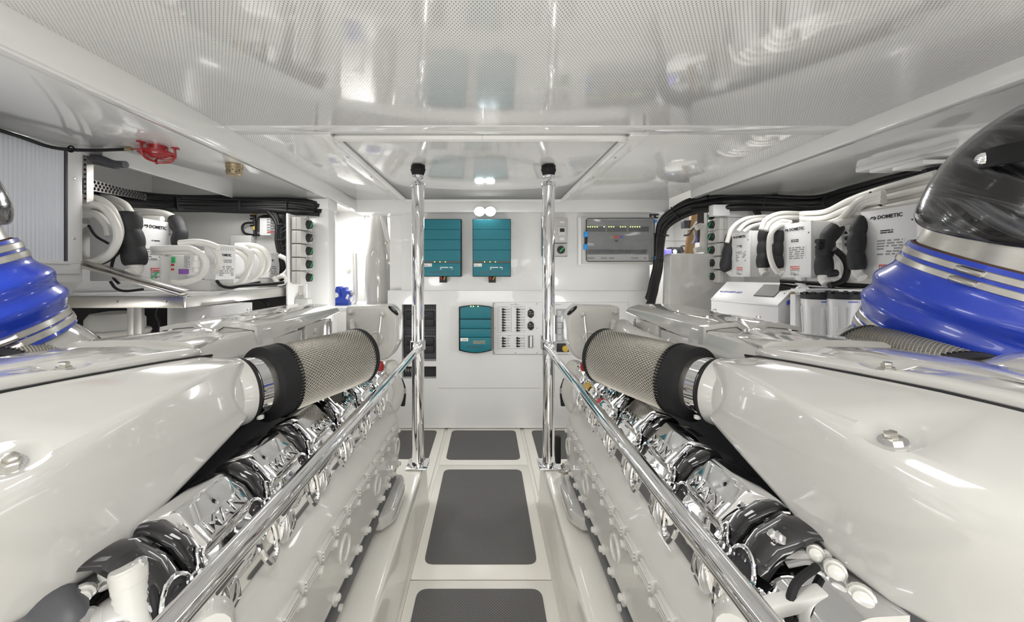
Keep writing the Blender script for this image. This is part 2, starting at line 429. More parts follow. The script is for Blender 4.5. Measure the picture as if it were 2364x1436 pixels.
# ------------------------------------------------------------------ floor hatches with grey mats
def rrect(x0, y0, x1, y1, r, z, k=5):
    return fillet([((x0+x1)/2,y0,z),(x1,y0,z),(x1,y1,z),(x0,y1,z),(x0,y0,z),((x0+x1)/2-.0001,y0,z)], [0,r,r,r,r,0], k)
def hatch(label, x0, y0, x1, y1, mx):
    t = thing('floor_hatch', label, 'floor hatch', ((x0+x1)/2, y0, -.012), 'grey matted hatches along the walkway floor')
    part('panel', MB().box((x0,y0,-.012), (x1,y1,0)), M['gel'], t, bevel=.006)
    part('non_slip_mat', MB().prism(rrect(mx[0], mx[1], mx[2], mx[3], .045, .0005), (0,0,.003)), M['mat'], t)
hatch('nearest cream walkway hatch, its grey mat cut off by the bottom edge', -.318, .60, .310, 1.626, (-.275,.68,.254,1.577))
hatch('middle cream walkway hatch with a large grey mat, before the chrome posts', -.318, 1.634, .310, 2.594, (-.273,1.712,.256,2.53))
hatch('farthest cream walkway hatch with a short grey mat, at the foot of the white partition', -.318, 2.602, .310, 3.36, (-.278,2.665,.264,3.155))
hatch('cream floor hatch with grey mat behind the left chrome post', -1.2, 2.23, -.345, 3.36, (-1.15,2.30,-.405,3.155))
hatch('cream floor hatch with grey mat behind the right chrome post', .337, 2.23, 1.2, 3.36, (.398,2.30,1.15,3.155))

# ------------------------------------------------------------------ chrome posts and rails
def post(s, label):
    x = .374*s; y = 2.11
    t = thing('support_post', label, 'post', (x, y, .256), 'chrome posts from floor to ceiling')
    part('tube', MB().lathe([(0,.035),(1.60,.035),(1.605,.033)], (x,y,.262), (0,0,1), 28), M['chrome'], t)
    part('collar', MB().lathe([(0,.037),(.004,.040),(.02,.040),(.024,.037)], (x,y,1.85), (0,0,1), 28), M['chrome'], t)
    part('base_plate', MB().box((x-.06,y-.06,.254), (x+.06,y+.06,.264)), M['chrome'], t, bevel=.003)
    part('threaded_stem', MB().lathe([(0,.012),(.05,.012)], (x,y,1.865), (0,0,1), 14), M['chrome'], t)
    part('ball_socket', MB().lathe([(0,.020),(.006,.030),(.014,.033),(.02,.030)], (x,y,1.893), (0,0,1), 24), M['chrome'], t)
    part('rubber_cap', MB().lathe([(0,.030),(.010,.036),(.034,.044),(.038,.044),(.040,.041),(.060,.041)], (x,y,1.911), (0,0,1), 6, up=(1,0,0)), M['black'], t, bevel=.004)
    part('rail_clamp', MB().lathe([(0,.037),(.003,.043),(.05,.043),(.053,.037)], (x,y,.915), (0,0,1), 28), M['chrome'], t)
    return t
post(-1, 'left one of the two chrome posts between the engines'); post(1, 'right one of the two chrome posts between the engines')
for s, d in ((-1, 'left'), (1, 'right')):
    t = thing('handrail', f'polished chrome handrail along the {d} engine', 'rail', (.356*s, .2, .94), 'chrome handrails beside the engines')
    part('tube', MB().tube([(.356*s,.12,.94), (.356*s,1.2,.94), (.356*s,2.06,.94), (.365*s,2.085,.94)], .0175, 20), M['chrome'], t)
    part('end_collar', MB().lathe([(0,.026),(.02,.026),(.03,.019)], (.37*s,2.075,.94), (-.1*s,-1,0), 20), M['chrome'], t)
# hinge block and black latch beside the right post
t = thing('floor_latch', 'black and steel latch at the foot of the right chrome post', 'latch', (.46,2.06,.256))
part('black_handle', MB().box((.40,2.03,.30), (.43,2.06,.45)), M['black'], t, bevel=.006)
part('hinge_block', MB().box((.42,1.93,.25), (.49,2.0,.315)).box((.425,1.9,.315), (.485,1.98,.335)), M['steel'], t, bevel=.004)
part('pin', MB().cyl((.40,1.96,.30), (.50,1.96,.30), .008, 10), M['steel'], t)

# ------------------------------------------------------------------ things on the back partition
def inverter(u0, label):
    t = thing('inverter', label, 'inverter', W(u0+42, 640, .02), 'teal inverters on the partition')
    u1 = u0+84; o = 982
    m = MB(); rect(m, u0-.8, 509.5, u1+.8, 638.5, .02, .10); part('black_chassis', m, M['black'], t, bevel=.003)
    vs = [511, 533.5, 556, 579, 604]
    for i in range(4):
        m = MB(); rect(m, u0+.4, vs[i]+.3, u1-.6, vs[i+1]-.3, .1, .122); part('cover_panel', m, M['teal'], t, bevel=.0012, seg=1)
    m = MB(); rect(m, u0+.4, 607.5, u1-.6, 637, .1, .122); part('lower_panel', m, M['teal'], t, bevel=.003)
    m = MB(); rect(m, u0+.4, 604.3, u1-.6, 607, .1, .125); part('indicator_strip', m, M['strip'], t)
    led = MB().lathe([(0,.0045),(.003,.003)], (0,0,0), (0,-1,0), 8).mesh('indicator_light', M['led'])
    for du in (26, 38, 50): piece('indicator_light', led, t, W(u0+du, 605.6, .125))
    m = MB(); rect(m, u0+2, 609, u0+20, 616, .122, .125); st = part('sticker', m, M['paperw'], t)
    part('small_print', prints(W(u0+3, 614.5, .1251), (1,0,0), (0,0,1), .055, .012, 1, 3), M['inkg'], st)
    part('small_print', prints(W(u0+38, 623, .123), (1,0,0), (0,0,1), .105, .026, 2, 5, bars=1), M['paperw'], t)
    text('MASTERVOLT', W(u0+42, 629, .122), (1,0,0), (0,0,1), .03, M['slate'], t, sx=1.15)
    m = MB(); rect(m, u0+35, 638.5, u0+51, 652, .03, .07); part('cable_gland', m, M['dark'], t, bevel=.002)
    part('red_wire', MB().tube([W(u0+40, 644, .075), W(u0+38.5, 638, .085)], .006, 8), M['redl'], t)
    part('green_wire', MB().tube([W(u0+45, 645, .075), W(u0+48, 638, .085)], .005, 8), M['led'] if 0 else M['yellow'], t)
inverter(982, 'teal louvred inverter box beside the left chrome post, left one of the upper pair')
inverter(1093, 'teal louvred inverter box in mid partition, right one of the upper pair')
# charger with bowed ends
t = thing('battery_charger', 'teal charger with bowed top and bottom edges, low on the partition', 'charger', W(1098, 812))
def bow(u0, u1, v0, v1, b0, b1, n=10):
    top = [(u0+(u1-u0)*i/n, v0-b0*math.sin(PI*i/n)) for i in range(n+1)]
    bot = [(u1-(u1-u0)*i/n, v1+b1*math.sin(PI*i/n)) for i in range(n+1)]
    return top+bot
part('black_chassis', MB().prism([W(u, v, 0) for u, v in bow(1060.5, 1135, 708, 806, 4, 6)], (0,-.06,0)), M['black'], t, bevel=.002)
for (v0, v1, b0, b1) in ((708.5,733,4,0),(734.8,755,0,0),(756,774.5,0,0),(775.5,803,0,6)):
    part('cover_panel', MB().prism([W(u, v, .06) for u, v in bow(1064, 1133.5, v0, v1, b0, b1)], (0,-.02,0)), M['teal'], t, bevel=.002)
m = MB(); rect(m, 1133.6, 710, 1138.5, 803, 0, .075); part('side_rail', m, M['strip'], t)
led = MB().lathe([(0,.005),(.004,.003)], (0,0,0), (0,-1,0), 8).mesh('indicator_light', M['led'])
for u in (1088, 1093.5, 1104): piece('indicator_light', led, t, W(u, 705.2, .081))
m = MB(); rect(m, 1064.5, 776.5, 1082, 783.5, .08, .083); st = part('sticker', m, M['paperw'], t)
part('small_print', prints(W(1066, 782, .0835), (1,0,0), (0,0,1), .05, .012, 1, 8), M['inkg'], st)
part('small_print', prints(W(1093, 790, .081), (1,0,0), (0,0,1), .105, .03, 3, 9, bars=1), M['brass'], t)
text('MASTERVOLT', W(1098, 797, .081), (1,0,0), (0,0,1), .022, M['slate'], t)
# distribution panel
t = thing('distribution_panel', 'white breaker panel with rows of small black toggles and two sockets', 'switch panel', W(1290, 817))
m = MB(); rect(m, 1139.5, 697.5, 1449, 817, 0, .014); pn = part('face_plate', m, M['unit'], t, bevel=.002)
m = MB(); rect(m, 1138.5, 699, 1311, 818, 0, .006); part('gasket', m, M['dark'], t)
def frame(u0, v0, u1, v1):
    m = MB(); e = .45
    for a in ((u0,v0,u1,v0+e),(u0,v1-e,u1,v1),(u0,v0,u0+e,v1),(u1-e,v0,u1,v1)): rect(m, *a, .013, .0148)
    part('outline', m, M['inkg'], t)
frame(1149, 707.5, 1179.5, 767); frame(1181, 707.5, 1212, 767); frame(1149, 773, 1211, 804)
tog = MB().lathe([(0,.0105),(.006,.0105),(.007,.009)], (0,0,0), (0,-1,0), 10).bar((.004,-.008,0), (.022,-.016,0), .010, .009).mesh('toggle_switch', M['ink'])
rows = [713.8+i*6.05 for i in range(9)]
for u in (1161, 1194):
    for i, v in enumerate(rows+[780, 786, 792, 798.3]): piece('toggle_switch', tog, t, W(u, v, .014))
pm = MB()
for u in (1161, 1194):
    for i, v in enumerate(rows+[780, 786, 792, 798.3]):
        q = prints(W(u+8, v+1.6, .0141), (1,0,0), (0,0,1), .034, .012, 2, i+int(u), bars=1); pm.add(q.v, q.f)
        q = prints(W(u-8.5, v+.9, .0141), (1,0,0), (0,0,1), .006, .007, 1, i); pm.add(q.v, q.f)
for (u, v, w_) in ((1157,709.5,.05),(1187,709.5,.07),(1171,775.2,.06),(1177,704,.09),(1219,739,.035),(1220,711,.02),(1280,704,.06)):
    q = prints(W(u, v, .0141), (1,0,0), (0,0,1), w_, .006, 1, int(v), bars=1); pm.add(q.v, q.f)
part('small_print', pm, M['inkg'], t)
for v in (723.3, 751.5):
    so = part('socket', MB().prism([W(1224.7+a*7, v+b*10, .014) for a, b in ((-1,-.5),(-.3,-1),(.3,-1),(1,-.5),(1,.5),(.3,1),(-.3,1),(-1,.5))], (0,-.012,0)), M['ink'], t, bevel=.002)
    q = MB(); rect(q, 1220, v+.2, 1224.5, v+1.4, .026, .0275); rect(q, 1227, v-.6, 1229.5, v+.9, .026, .0275); part('brass_slot', q, M['brass'], so)
    q = MB(); rect(q, 1220, v-5, 1225, v-3.2, .026, .0275); part('label', q, M['inkg'], so)
for u0, u1, v0, v1 in ((1217.5,1231.5,772.5,803),(1247.5,1262,772.5,800)):
    m = MB(); rect(m, u0, v0, u1, v1, .014, .022); cv = part('breaker_cover', m, M['greyp'], t, bevel=.003)
    m = MB(); rect(m, u0+2, v0+2, u1-2, v1-2, .022, .024); part('dark_window', m, M['slate'], cv)
    m = MB(); rect(m, u0+4.5, v0+2.5, u1-4, v1-3, .024, .034); part('rocker', m, M['paperw'], cv, bevel=.003)
m = MB(); rect(m, 1282, 712, 1313, 790, .014, .05); cv = part('clear_cover', m, M['clear'], t, bevel=.006)
for i in range(5):
    m = MB(); rect(m, 1285.5, 716+i*14, 1295, 728.5+i*14, .016, .04); part('breaker', m, M['greyp'], t, bevel=.003)
m = MB(); rect(m, 1281, 728, 1313, 770, .014, .02); part('dark_window', m, M['slate'], t)
m = MB(); rect(m, 1284, 792, 1312, 811, .014, .03); kb = part('black_switch', m, M['ink'], t, bevel=.003)
part('amber_knob', MB().lathe([(0,.028),(.02,.026),(.022,.02)], W(1303, 803, .03), (0,-1,0), 18), M['yellow'], kb)
scr = MB().lathe([(0,.004),(.002,.003)], (0,0,0), (0,-1,0), 8).mesh('screw', M['slate'])
for u in (1142, 1190, 1239, 1275, 1322):
    for v in (701, 757, 814): piece('screw', scr, t, W(u, v, .014))
# grey switch units half hidden by the right post
t = thing('switch_unit', 'grey breaker and rotary switch unit half hidden by the right chrome post', 'switch', W(1279, 593, .02))
m = MB(); rect(m, 1249.5, 505, 1308, 592.5, .02, .024); part('back_plate', m, M['slate'], t)
m = MB(); rect(m, 1251, 506, 1306.5, 562, .024, .07); part('breaker_box', m, M['grey'], t, bevel=.004)
m = MB(); rect(m, 1251, 563.5, 1305.5, 591.5, .024, .07); part('rotary_box', m, M['grey'], t, bevel=.004)
m = MB(); rect(m, 1284, 525, 1303, 546, .07, .078); dr = part('breaker_window', m, M['greyp'], t, bevel=.003)
m = MB(); rect(m, 1288.5, 530, 1298.5, 538, .078, .083); part('breaker_toggle', m, M['ink'], dr); m = MB(); rect(m, 1290, 538, 1293, 541, .083, .09).box(W(1295,538,.083), W(1297.5,541,.09)); part('breaker_lever', m, M['paperw'], dr)
for v in (514, 550, 553.5): m = MB(); rect(m, 1289, v, 1299, v+3, .07, .0715); part('label', m, M['paperw'], t)
kn = part('rotary_knob', MB().lathe([(0,.034),(.012,.031),(.03,.028)], W(1291.5, 578, .07), (0,-1,0), 24), M['ink'], t)
part('green_pointer', MB().bar(W(1287, 582.5, .102), W(1296, 573.5, .102), .01, .004, (0,1,0)), M['green'], kn)
# smoked fuse enclosure
t = thing('fuse_enclosure', 'grey fuse box with smoked clear lid and blue clips', 'fuse box', W(1419, 612, .02))
m = MB(); rect(m, 1331, 504, 1499, 612, .02, .06); part('base_tray', m, M['unit'], t, bevel=.004)
m = MB(); rect(m, 1338, 505, 1500.5, 610.5, .06, .085); part('rear_body', m, M['grey'], t, bevel=.005)
m = MB(); rect(m, 1347, 511, 1494, 604, .085, .09); part('mounting_plate', m, M['screen'], t)
for i, (a, b) in enumerate(((1347,1389.5),(1394,1437),(1442,1486))):
    m = MB(); rect(m, a, 526.5, b, 537.5, .09, .10); fb = part('terminal_block', m, M['ink'], t)
    g = MB()
    for k, j in enumerate(((0,1,2,3,4,7) if i == 0 else (0,1,2,5,6,7) if i == 1 else (0,1,2,3,4))):
        p = W(a+3+j*5.2, 527, .1); g.add([p+V(q)*.0045 for q in ((-1,0,-1),(1,0,-1),(1,0,1),(-1,0,1),(0,-.6,0))], [(0,1,4),(1,2,4),(2,3,4),(3,0,4),(3,2,1,0)])
    gg = part('indicator_lights', g, M['led'], fb, smooth=False); gg['kind'] = 'stuff'
for i, c in enumerate(('brass','redl','redl','bluep')):
    m = MB(); rect(m, 1400+i*7.4, 546.5, 1407.2+i*7.4, 552.5, .09, .094); part('colour_label', m, M[c], t)
part('triangle_mark', MB().prism([W(1408.5, 556, .09), W(1420, 556, .09), W(1414, 562, .09)], (0,-.003,0)), M['ink'], t)
fz = MB(); rect(fz, 1347, 581.5, 1350, 586.5, .09, .10)
m = MB(); rect(m, 1347, 578, 1483, 583, .09, .098); part('busbar', m, M['ink'], t)
fz = MB().box((-.0055,-.012,-.011), (.0055,0,.011)).mesh('fuse', M['ink'])
for i in range(25): piece('fuse', fz, t, W(1350+i*5.35, 584, .09))
m = MB(); rect(m, 1346, 589, 1486, 603, .09, .095); lb = part('label_strip', m, M['greyp'], t)
part('small_print', prints(W(1348, 600, .0955), (1,0,0), (0,0,1), .5, .025, 1, 44, bars=9), M['inkg'], lb)
part('clear_lid', MB().prism([W(u, v, .092) for u, v in ((1348,508.5),(1493,508),(1497,511),(1496,600),(1492,604.5),(1349,605.5),(1345,602),(1344.5,512))], (0,-.028,0)), M['smoke'], t, bevel=.004)
lp = [W(u, v, .12) for u, v in ((1349,509),(1493,508.5),(1496.5,512),(1495.5,600),(1491.5,604),(1349,605),(1345.5,601.5),(1345.5,512.5))]
part('lid_gasket', MB().tube(lp, .003, 6, closed=True), M['ink'], t)
for (u, v, h) in ((1344.5,544,12),(1344,572,12)):
    m = MB(); rect(m, u-3.6, v-h/2, u+3.6, v+h/2, .085, .13); part('blue_clip', m, M['bluec'], t, bevel=.004)
m = MB(); rect(m, 1343, 549, 1347.5, 567, .085, .122); part('latch_bar', m, M['ink'], t, bevel=.002)
for v in (514.8, 597):
    m = MB(); rect(m, 1497, v-3.4, 1501.5, v+3.4, .06, .125); part('blue_hinge', m, M['bluec'], t, bevel=.003)
# battery racks in the niche, louvre below
for k, (v0, v1) in enumerate(((706,762),(768,830))):
    t = thing('battery_tray', ('upper' if k == 0 else 'lower')+' dark battery unit in the niche behind the left chrome post', 'battery', W(968, v1, -.2), 'dark battery units in the partition niche')
    m = MB(); rect(m, 930, v0, 1005.5, v1, -.2, -.06); part('casing', m, M['slate'], t, bevel=.006)
    m = MB()
    for i in range(14): rect(m, 932+i*5.2, v0+2, 935+i*5.2, v0+9, -.06, -.055)
    part('top_grille', m, M['ink'], t)
    for (a, b, c, d) in ((934,v0+13,1001,v0+30),(934,v0+32,975,v0+50),(978,v0+32,1001,v0+50)):
        m = MB(); rect(m, a, b, c, d, -.06, -.03); hd_ = part('front_lid', m, M['dark'], t, bevel=.008)
    m = MB(); rect(m, 950, v0+22, 985, v0+25, -.03, -.015); part('handle', m, M['slate'], t, bevel=.004)
t = thing('vent_grille', 'black louvred vent low on the partition, left of the left chrome post', 'vent', W(960, 873, -.06))
m = MB(); rect(m, 927, 845, 1008, 875, -.09, -.06); part('backing', m, M['dark'], t)
lv = MB().prism([(-.004,0,-.014),(.004,0,-.014),(.007,-.02,0),(.004,0,.014),(-.004,0,.014),(-.001,-.02,0)], (0,.004,0)).mesh('louvre', M['greyp'], smooth=False)
for i in range(7): piece('louvre', lv, t, W(934+i*5.2, 859, -.055))
# twin lamp under the header
t = thing('twin_spot_lamp', 'glowing twin lamp under the header above the inverters', 'lamp', (.005, 3.10, 1.86))
part('base_plate', MB().box((-.09,3.085,1.855), (.095,3.112,1.90)), M['unit'], t, bevel=.006)
for x in (-.042, .048):
    h = part('lamp_head', MB().lathe([(0,.03),(.02,.046),(.03,.046)], (x,3.085,1.882), (0,-.75,-.6), 22), M['unit'], t)
    part('lens', MB().lathe([(0,.043),(.006,.03),(.008,.01)], V((x,3.085,1.882))+V((0,-.75,-.6)).normalized()*.03, (0,-.75,-.6), 20), M['lamp'], h)
# ------------------------------------------------------------------ engines (X measured outward from the walkway)
XM = .89                                            # engine centre line
def interp(keys, y):
    n = len(keys); i = max(0, min(n-2, sum(1 for k in keys[1:-1] if k[0] <= y)))
    a, b = keys[i], keys[i+1]; p, q = keys[max(i-1, 0)], keys[min(i+2, n-1)]; h = b[0]-a[0]; t = (y-a[0])/h; out = []
    for j in range(1, len(a)):
        m0 = (b[j]-p[j])/(b[0]-p[0]); m1 = (q[j]-a[j])/(q[0]-a[0])
        out.append((2*t**3-3*t*t+1)*a[j]+(t**3-2*t*t+t)*h*m0+(-2*t**3+3*t*t)*b[j]+(t**3-t*t)*h*m1)
    return out
HOOD = [(.12, 1.02,.93, 1.00,1.05, 1.02,1.12), (.25, .86,.905, .835,1.04, .885,1.14), (.36, .725,.890, .69,1.062, .82,1.155), (.48, .635,.872, .610,1.084, .785,1.163),
        (.60, .595,.876, .600,1.104, .763,1.165), (.72, .585,.915, .602,1.119, .743,1.16), (.85, .583,.953, .606,1.130, .722,1.152), (.968, .585,.985, .61,1.135, .70,1.142)]
def seam(y): return interp(HOOD, y)[4:6]
def mir(p): return V((2*XM-p[0], p[1], p[2]))
def bolt_mesh(r, h): return MB().lathe([(0,r*1.5),(h*.25,r*1.5),(h*.3,r),(h,r),(h*1.1,r*.8)], (0,0,0), (0,0,1), 6)

def bolt_mesh_mb(o, ax, r): return MB().lathe([(0,r*1.5),(r*.4,r*1.5),(r*.5,r),(r*1.6,r),(r*1.8,r*.8)], o, ax, 6)
def diamond(a, b, R, n, turns, r, step=40):
    """woven wire sleeve round the line a-b"""
    a, b = V(a), V(b); ax = (b-a); L = ax.length; ax.normalize()
    u = ax.cross(V((0,0,1))).normalized(); w_ = ax.cross(u); m = MB()
    for sg in (-1, 1):
        for k in range(n):
            pts = []
            for i in range(step+1):
                t = i/step; an = 2*PI*(k/n+sg*turns*t)
                pts.append(a+ax*L*t+(u*math.cos(an)+w_*math.sin(an))*(R+(.0006*sg)))
            m.tube(pts, r, 3, caps=False)
    return m
def air_filter(eng, s, outer):
    N = V((.618, 1.05, 1.040)); Fp = V((.462, 1.375, 1.046)); R = .101
    if outer: o_ = V((-.08,-.22,.045)) if s > 0 else V((.0,-.20,.03)); N, Fp = mir(N)+o_, mir(Fp)+o_
    ax = (Fp-N).normalized()
    if outer and s > 0: N = N-ax*.10
    L = (Fp-N).length
    body = part('air_filter', MB().lathe([(.02,R*.93),(L-.01,R*.93)], N, ax, 48), M['wirepaper'], eng, s)
    pl = MB(); u = ax.cross(V((0,0,1))).normalized(); w_ = ax.cross(u); n = 70
    secs = []
    for t in (.03, L-.015):
        secs.append([N+ax*t+(u*math.cos(2*PI*i/(2*n))+w_*math.sin(2*PI*i/(2*n)))*R*(.975 if i % 2 else .94) for i in range(2*n)])
    part('pleats', pl.loft(secs, closed=True, caps=False), M['wirepaper'], body, s, smooth=False)
    d = part('wire_mesh', diamond(N+ax*.03, Fp-ax*.012, R, 64, .42, .0010, 22), M['wire'], body, s, norm=False); d['kind'] = 'stuff'
    ring = MB().lathe([(-.005,R*.85),(-.003,R*1.05),(.045,R*1.05),(.05,R*1.0),(.052,R*.97)], N, ax, 56)
    part('near_ring', ring, M['black'], body, s)
    part('far_ring', MB().lathe([(-.01,R*.98),(-.008,R*1.02),(.006,R*1.02),(.01,R*.99),(.011,R*.3)], Fp, ax, 56), M['black'], body, s)
    m = MB()
    for i in range(72):
        a = 2*PI*i/72; p = N+ax*.053+(u*math.cos(a)+w_*math.sin(a))*R*1.035; m.obox(p, ax*.005, (u*-math.sin(a)+w_*math.cos(a))*.0022, (u*math.cos(a)+w_*math.sin(a))*.002)
    part('ring_teeth', m, M['black'], body, s, smooth=False)['kind'] = 'stuff'
    part('collar', MB().lathe([(-.10,R*.84),(-.08,R*.885),(-.066,R*.885),(-.064,R*.84)], N, ax, 48), M['hood'], body, s)
    part('rubber_sleeve', MB().lathe([(-.066,R*.86),(-.055,R*.87),(-.052,R*.80)], N, ax, 48), M['black'], body, s)
    nk = part('neck', MB().lathe([(-.075,R*.80),(-.04,R*.80),(.0,R*.80)], N, ax, 48), M['steel'], body, s)
    part('clamp_band', MB().lathe([(-.05,R*.81),(-.049,R*.83),(-.022,R*.83),(-.021,R*.81)], N, ax, 48), M['chrome'], body, s)
    part('clamp_screw', MB().lathe([(-.006,.005),(-.005,.009),(.008,.009),(.01,.005)], N-ax*.03+w_*R*.80*.9+u*R*.35*(-1), w_, 10), M['hose'], body, s)
    return body

def engine(s, side):
    E = thing('marine_engine', f'big off-white engine {side} of the walkway, with chrome valve covers and mesh air filter', 'engine', (s*XM, .2, .262), 'the two marine engines')
    P = lambda n, m, mt, par=E, **k: part(n, m, mt, par, s, **k)
    # ---- lower hood, one per bank
    ys = [.12,.18,.25,.30,.36,.42,.48,.54,.60,.66,.72,.79,.86,.93,.958,.968]
    def hood(mirror):
        secs = []
        for i, y in enumerate(ys[:8] if mirror else ys):
            ax, az, bx, bz, cx, cz = interp(HOOD, y)
            k = .012 if i == len(ys)-1 else .003 if i == len(ys)-2 else 0
            pts = [(ax+.10,y,az+.012),(ax+k,y,az+k),(bx+k,y,bz-k),(cx,y,cz-k),(cx+.006,y,cz-.03)]
            r1 = .06 if y < .45 else .011+.049*max(0, (.72-y)/.27)**1.3
            q = fillet(pts, [0,.022,r1,.004,0], 6)
            secs.append([mir(p) for p in q] if mirror else q)
        return MB().loft(secs)
    hoods = [P('front_hood', hood(False), M['hood'], ang=50), P('front_hood', hood(True), M['hood'], ang=50)]
    # ---- lid over the seam
    secs = []
    yl = [.14,.25,.36,.48,.60,.72,.84,.92,.955,.968,.972]
    for i, y in enumerate(yl):
        cx, cz = seam(y); e = max(0, (y-.90)/.072); shr = .0 if e <= 0 else .035*(1-math.sqrt(max(0, 1-e*e)))
        x0 = cx+.004+shr; z0 = cz+.003; d = .004 if i == len(yl)-1 else 0
        crown = 1.192 if y < .8 else 1.192-.022*(y-.8)/.17
        half = [(x0+.02,y,z0-.02),(x0,y,z0),(x0,y,z0+.013-d),(x0+.012,y,z0+.019-d),(x0+.07,y,(z0+.019)*.55+crown*.45-d),(XM-.05,y,crown-d)]
        half = fillet(half, [0,.002,.006,.01,.05,0], 3)
        secs.append(half+[mir(p) for p in reversed(half)])
    lid = P('hood_lid', MB().loft(secs), M['hood'], ang=45)
    P('lid_seal', MB().tube([V((seam(y)[0]+.001, y, seam(y)[1]-.001)) for y in yl[:-1]], .0035, 6), M['black'])
    # dome on the lid, seen in front of the right hose
    dm = MB().lathe([(0,.19),(.012,.185),(.035,.14),(.05,.07),(.054,.01)], (XM+.23,.60,1.165), (0,0,1), 36); P('lid_dome', dm, M['hood'], ang=60)
    # ---- recessed hood bolts
    for (x, y, par) in ((.637,.51 if s < 0 else .56,hoods[0]),(2*XM-.68,.44,hoods[1]),(.782,.70,lid)):
        o, n = drop(par, s*x, y); mo = V((s*o.x, o.y, o.z)); mn = V((s*n.x, n.y, n.z)); o, n = mo, mn
        cut = part('cutter', MB().lathe([(-.012,.001),(-.012,.017),(-.004,.034),(.001,.044),(.03,.05)], o, n, 40), M['hood'], None, s)
        carve(par, cut)
        b = P('bolt', MB().lathe([(-.012,.012),(-.004,.012),(-.003,.0085),(.004,.0085),(.005,.006)], o, n, 6), M['steel'], par)
        P('washer', MB().lathe([(-.012,.017),(-.0095,.017)], o, n, 20), M['chrome'], par)
    # ---- middle cover, spine and rear cover
    def cap_loft(yk, prof, rs, k=4):
        secs = []
        for y in yk:
            h = fillet([V(p) for p in prof(y)], rs, k); secs.append(h+[mir(p) for p in reversed(h)])
        return MB().loft(secs)
    P('middle_cover', cap_loft([.90,1.0,1.1,1.2,1.30], lambda y: [(.735,y,1.08),(.715+.03*(y-.9),y,1.10),(.735+.02*(y-.9),y,1.168),(XM-.08,y,1.170),(XM-.03,y,1.150),(XM,y,1.149)], [0,.01,.010,.01,.01,0]), M['hood'], ang=24)
    sp = []
    for y in (.94, 1.02, 1.08, 1.12, 1.15, 1.165):
        e = (y-.94)/.225; hw = .165*math.sqrt(max(.0, 1-e*e*.86))
        q = [V((XM-hw+.004,y,1.163)), V((XM-hw,y,1.171)), V((XM-hw+.02,y,1.181-.004*e)), V((XM-hw*.35,y,1.186-.004*e))]
        sp.append(q+[mir(p) for p in reversed(q)])
    P('spine_cover', MB().loft(sp), M['hood'], ang=50)
    # rear cover: bevelled lid with a notch in its near edge and a skirt on the walkway side
    def rear(y, ntc):
        zt = 1.195 if y > 1.25 else 1.19
        t = (y-1.22)/.64; zb = 1.113+.045*t
        return [(.748,y,zb),(.742-.02*t,y,zb),(.752-.02*t,y,zt-.016),(.80-.02*t,y,zt),(XM-.05,y,zt+.004),(XM-.02,y,zt+.004-ntc),(XM,y,zt+.004-ntc*1.3)]
    P('rear_cover', cap_loft([1.208,1.222,1.30,1.40,1.55,1.70,1.86], lambda y: rear(y, .022 if y < 1.215 else .014 if y < 1.23 else .0), [0,.004,.010,.012,.0,.0,0]), M['hood'], ang=24)
    lip = [(.739,1.205,1.108),(.7395,1.205,1.168),(.79,1.205,1.176),(XM-.05,1.205,1.180),(XM-.015,1.205,1.158),(XM,1.205,1.156)]
    hi = [(x, y, z+.016) for x, y, z in lip[1:]]; hi = [(.729,1.205,1.108)]+[(.731,1.205,1.180)]+hi[1:]
    full = lambda q: [V(p) for p in q]+[mir(p) for p in reversed(q)]
    P('rear_lip', MB().loft([[p for p in full(lip)], [p for p in full(hi)], [p+V((0,.03,0)) for p in full(hi)], [p+V((0,.03,0)) for p in full(lip)]], caps=False), M['hood'], bevel=.003, ang=30)
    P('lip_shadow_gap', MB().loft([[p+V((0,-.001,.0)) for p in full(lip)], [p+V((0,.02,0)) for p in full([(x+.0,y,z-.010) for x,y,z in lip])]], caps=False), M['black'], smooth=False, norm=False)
    bm_ = bolt_mesh(.006, .006).mesh('bolt', M['steel'])
    for (x, y) in ((.80,1.50),(.80,1.30),(.98,1.30),(.98,1.55),(.80,1.75)): piece('bolt', bm_, E, (s*x, y, 1.199))
    for (x, y) in ((.82,1.14),(.96,1.14)): piece('bolt', bm_, E, (s*x, y, 1.176))
    # ---- engine block behind everything, darkened for the shade and black hoses under the hood
    P('engine_block', MB().box((.62,.66,.30), (1.16,1.86,.86)).box((.76,.66,.85), (1.02,1.86,1.07)), M['slate'], bevel=.02)
    for y, z in ((1.40,1.08),(1.62,1.10)):
        P('casting_boss', MB().lathe([(0,.014),(.012,.013),(.016,.009)], (.745,y,z), (-1,0,.1), 14), M['cast'])
    if s > 0: P('intake_elbow', MB().tube(spl([(.80,1.40,1.03),(.72,1.52,1.05),(.68,1.68,1.07),(.70,1.84,1.08)], 5), .045, 16), M['cast'])
    P('side_panel', MB().box((.738,1.30,.94), (.77,1.52,1.125)).box((.734,1.535,.94), (.77,1.77,1.14)), M['hood'], bevel=.006)
    P('dark_gap', MB().box((.75,1.785,.94), (.78,1.82,1.13)), M['slate'])
    P('gap_stud', MB().cyl((.742,1.80,1.0), (.742,1.80,1.12), .006, 8), M['cast'])
    # ---- walkway-side sump casting: sloping shelf, bolted edge, flat face with ring bosses
    sec = fillet([(.60,0,.73),(.468,0,.712),(.425,0,.638),(.418,0,.60),(.418,0,.41),(.43,0,.395),(.60,0,.395)], [0,.02,.035,.012,.01,.004,0], 5)
    secs = [[V((p.x+dx, y, p.z+dz)) for p in sec] for y, dx, dz in ((.22,.0,0),(.6,0,0),(1.0,0,0),(1.4,0,0),(1.80,0,0),(1.88,.012,-.01),(1.90,.04,-.03))]
    P('side_casting', MB().loft(secs), M['cast'], ang=50)
    rib = MB()
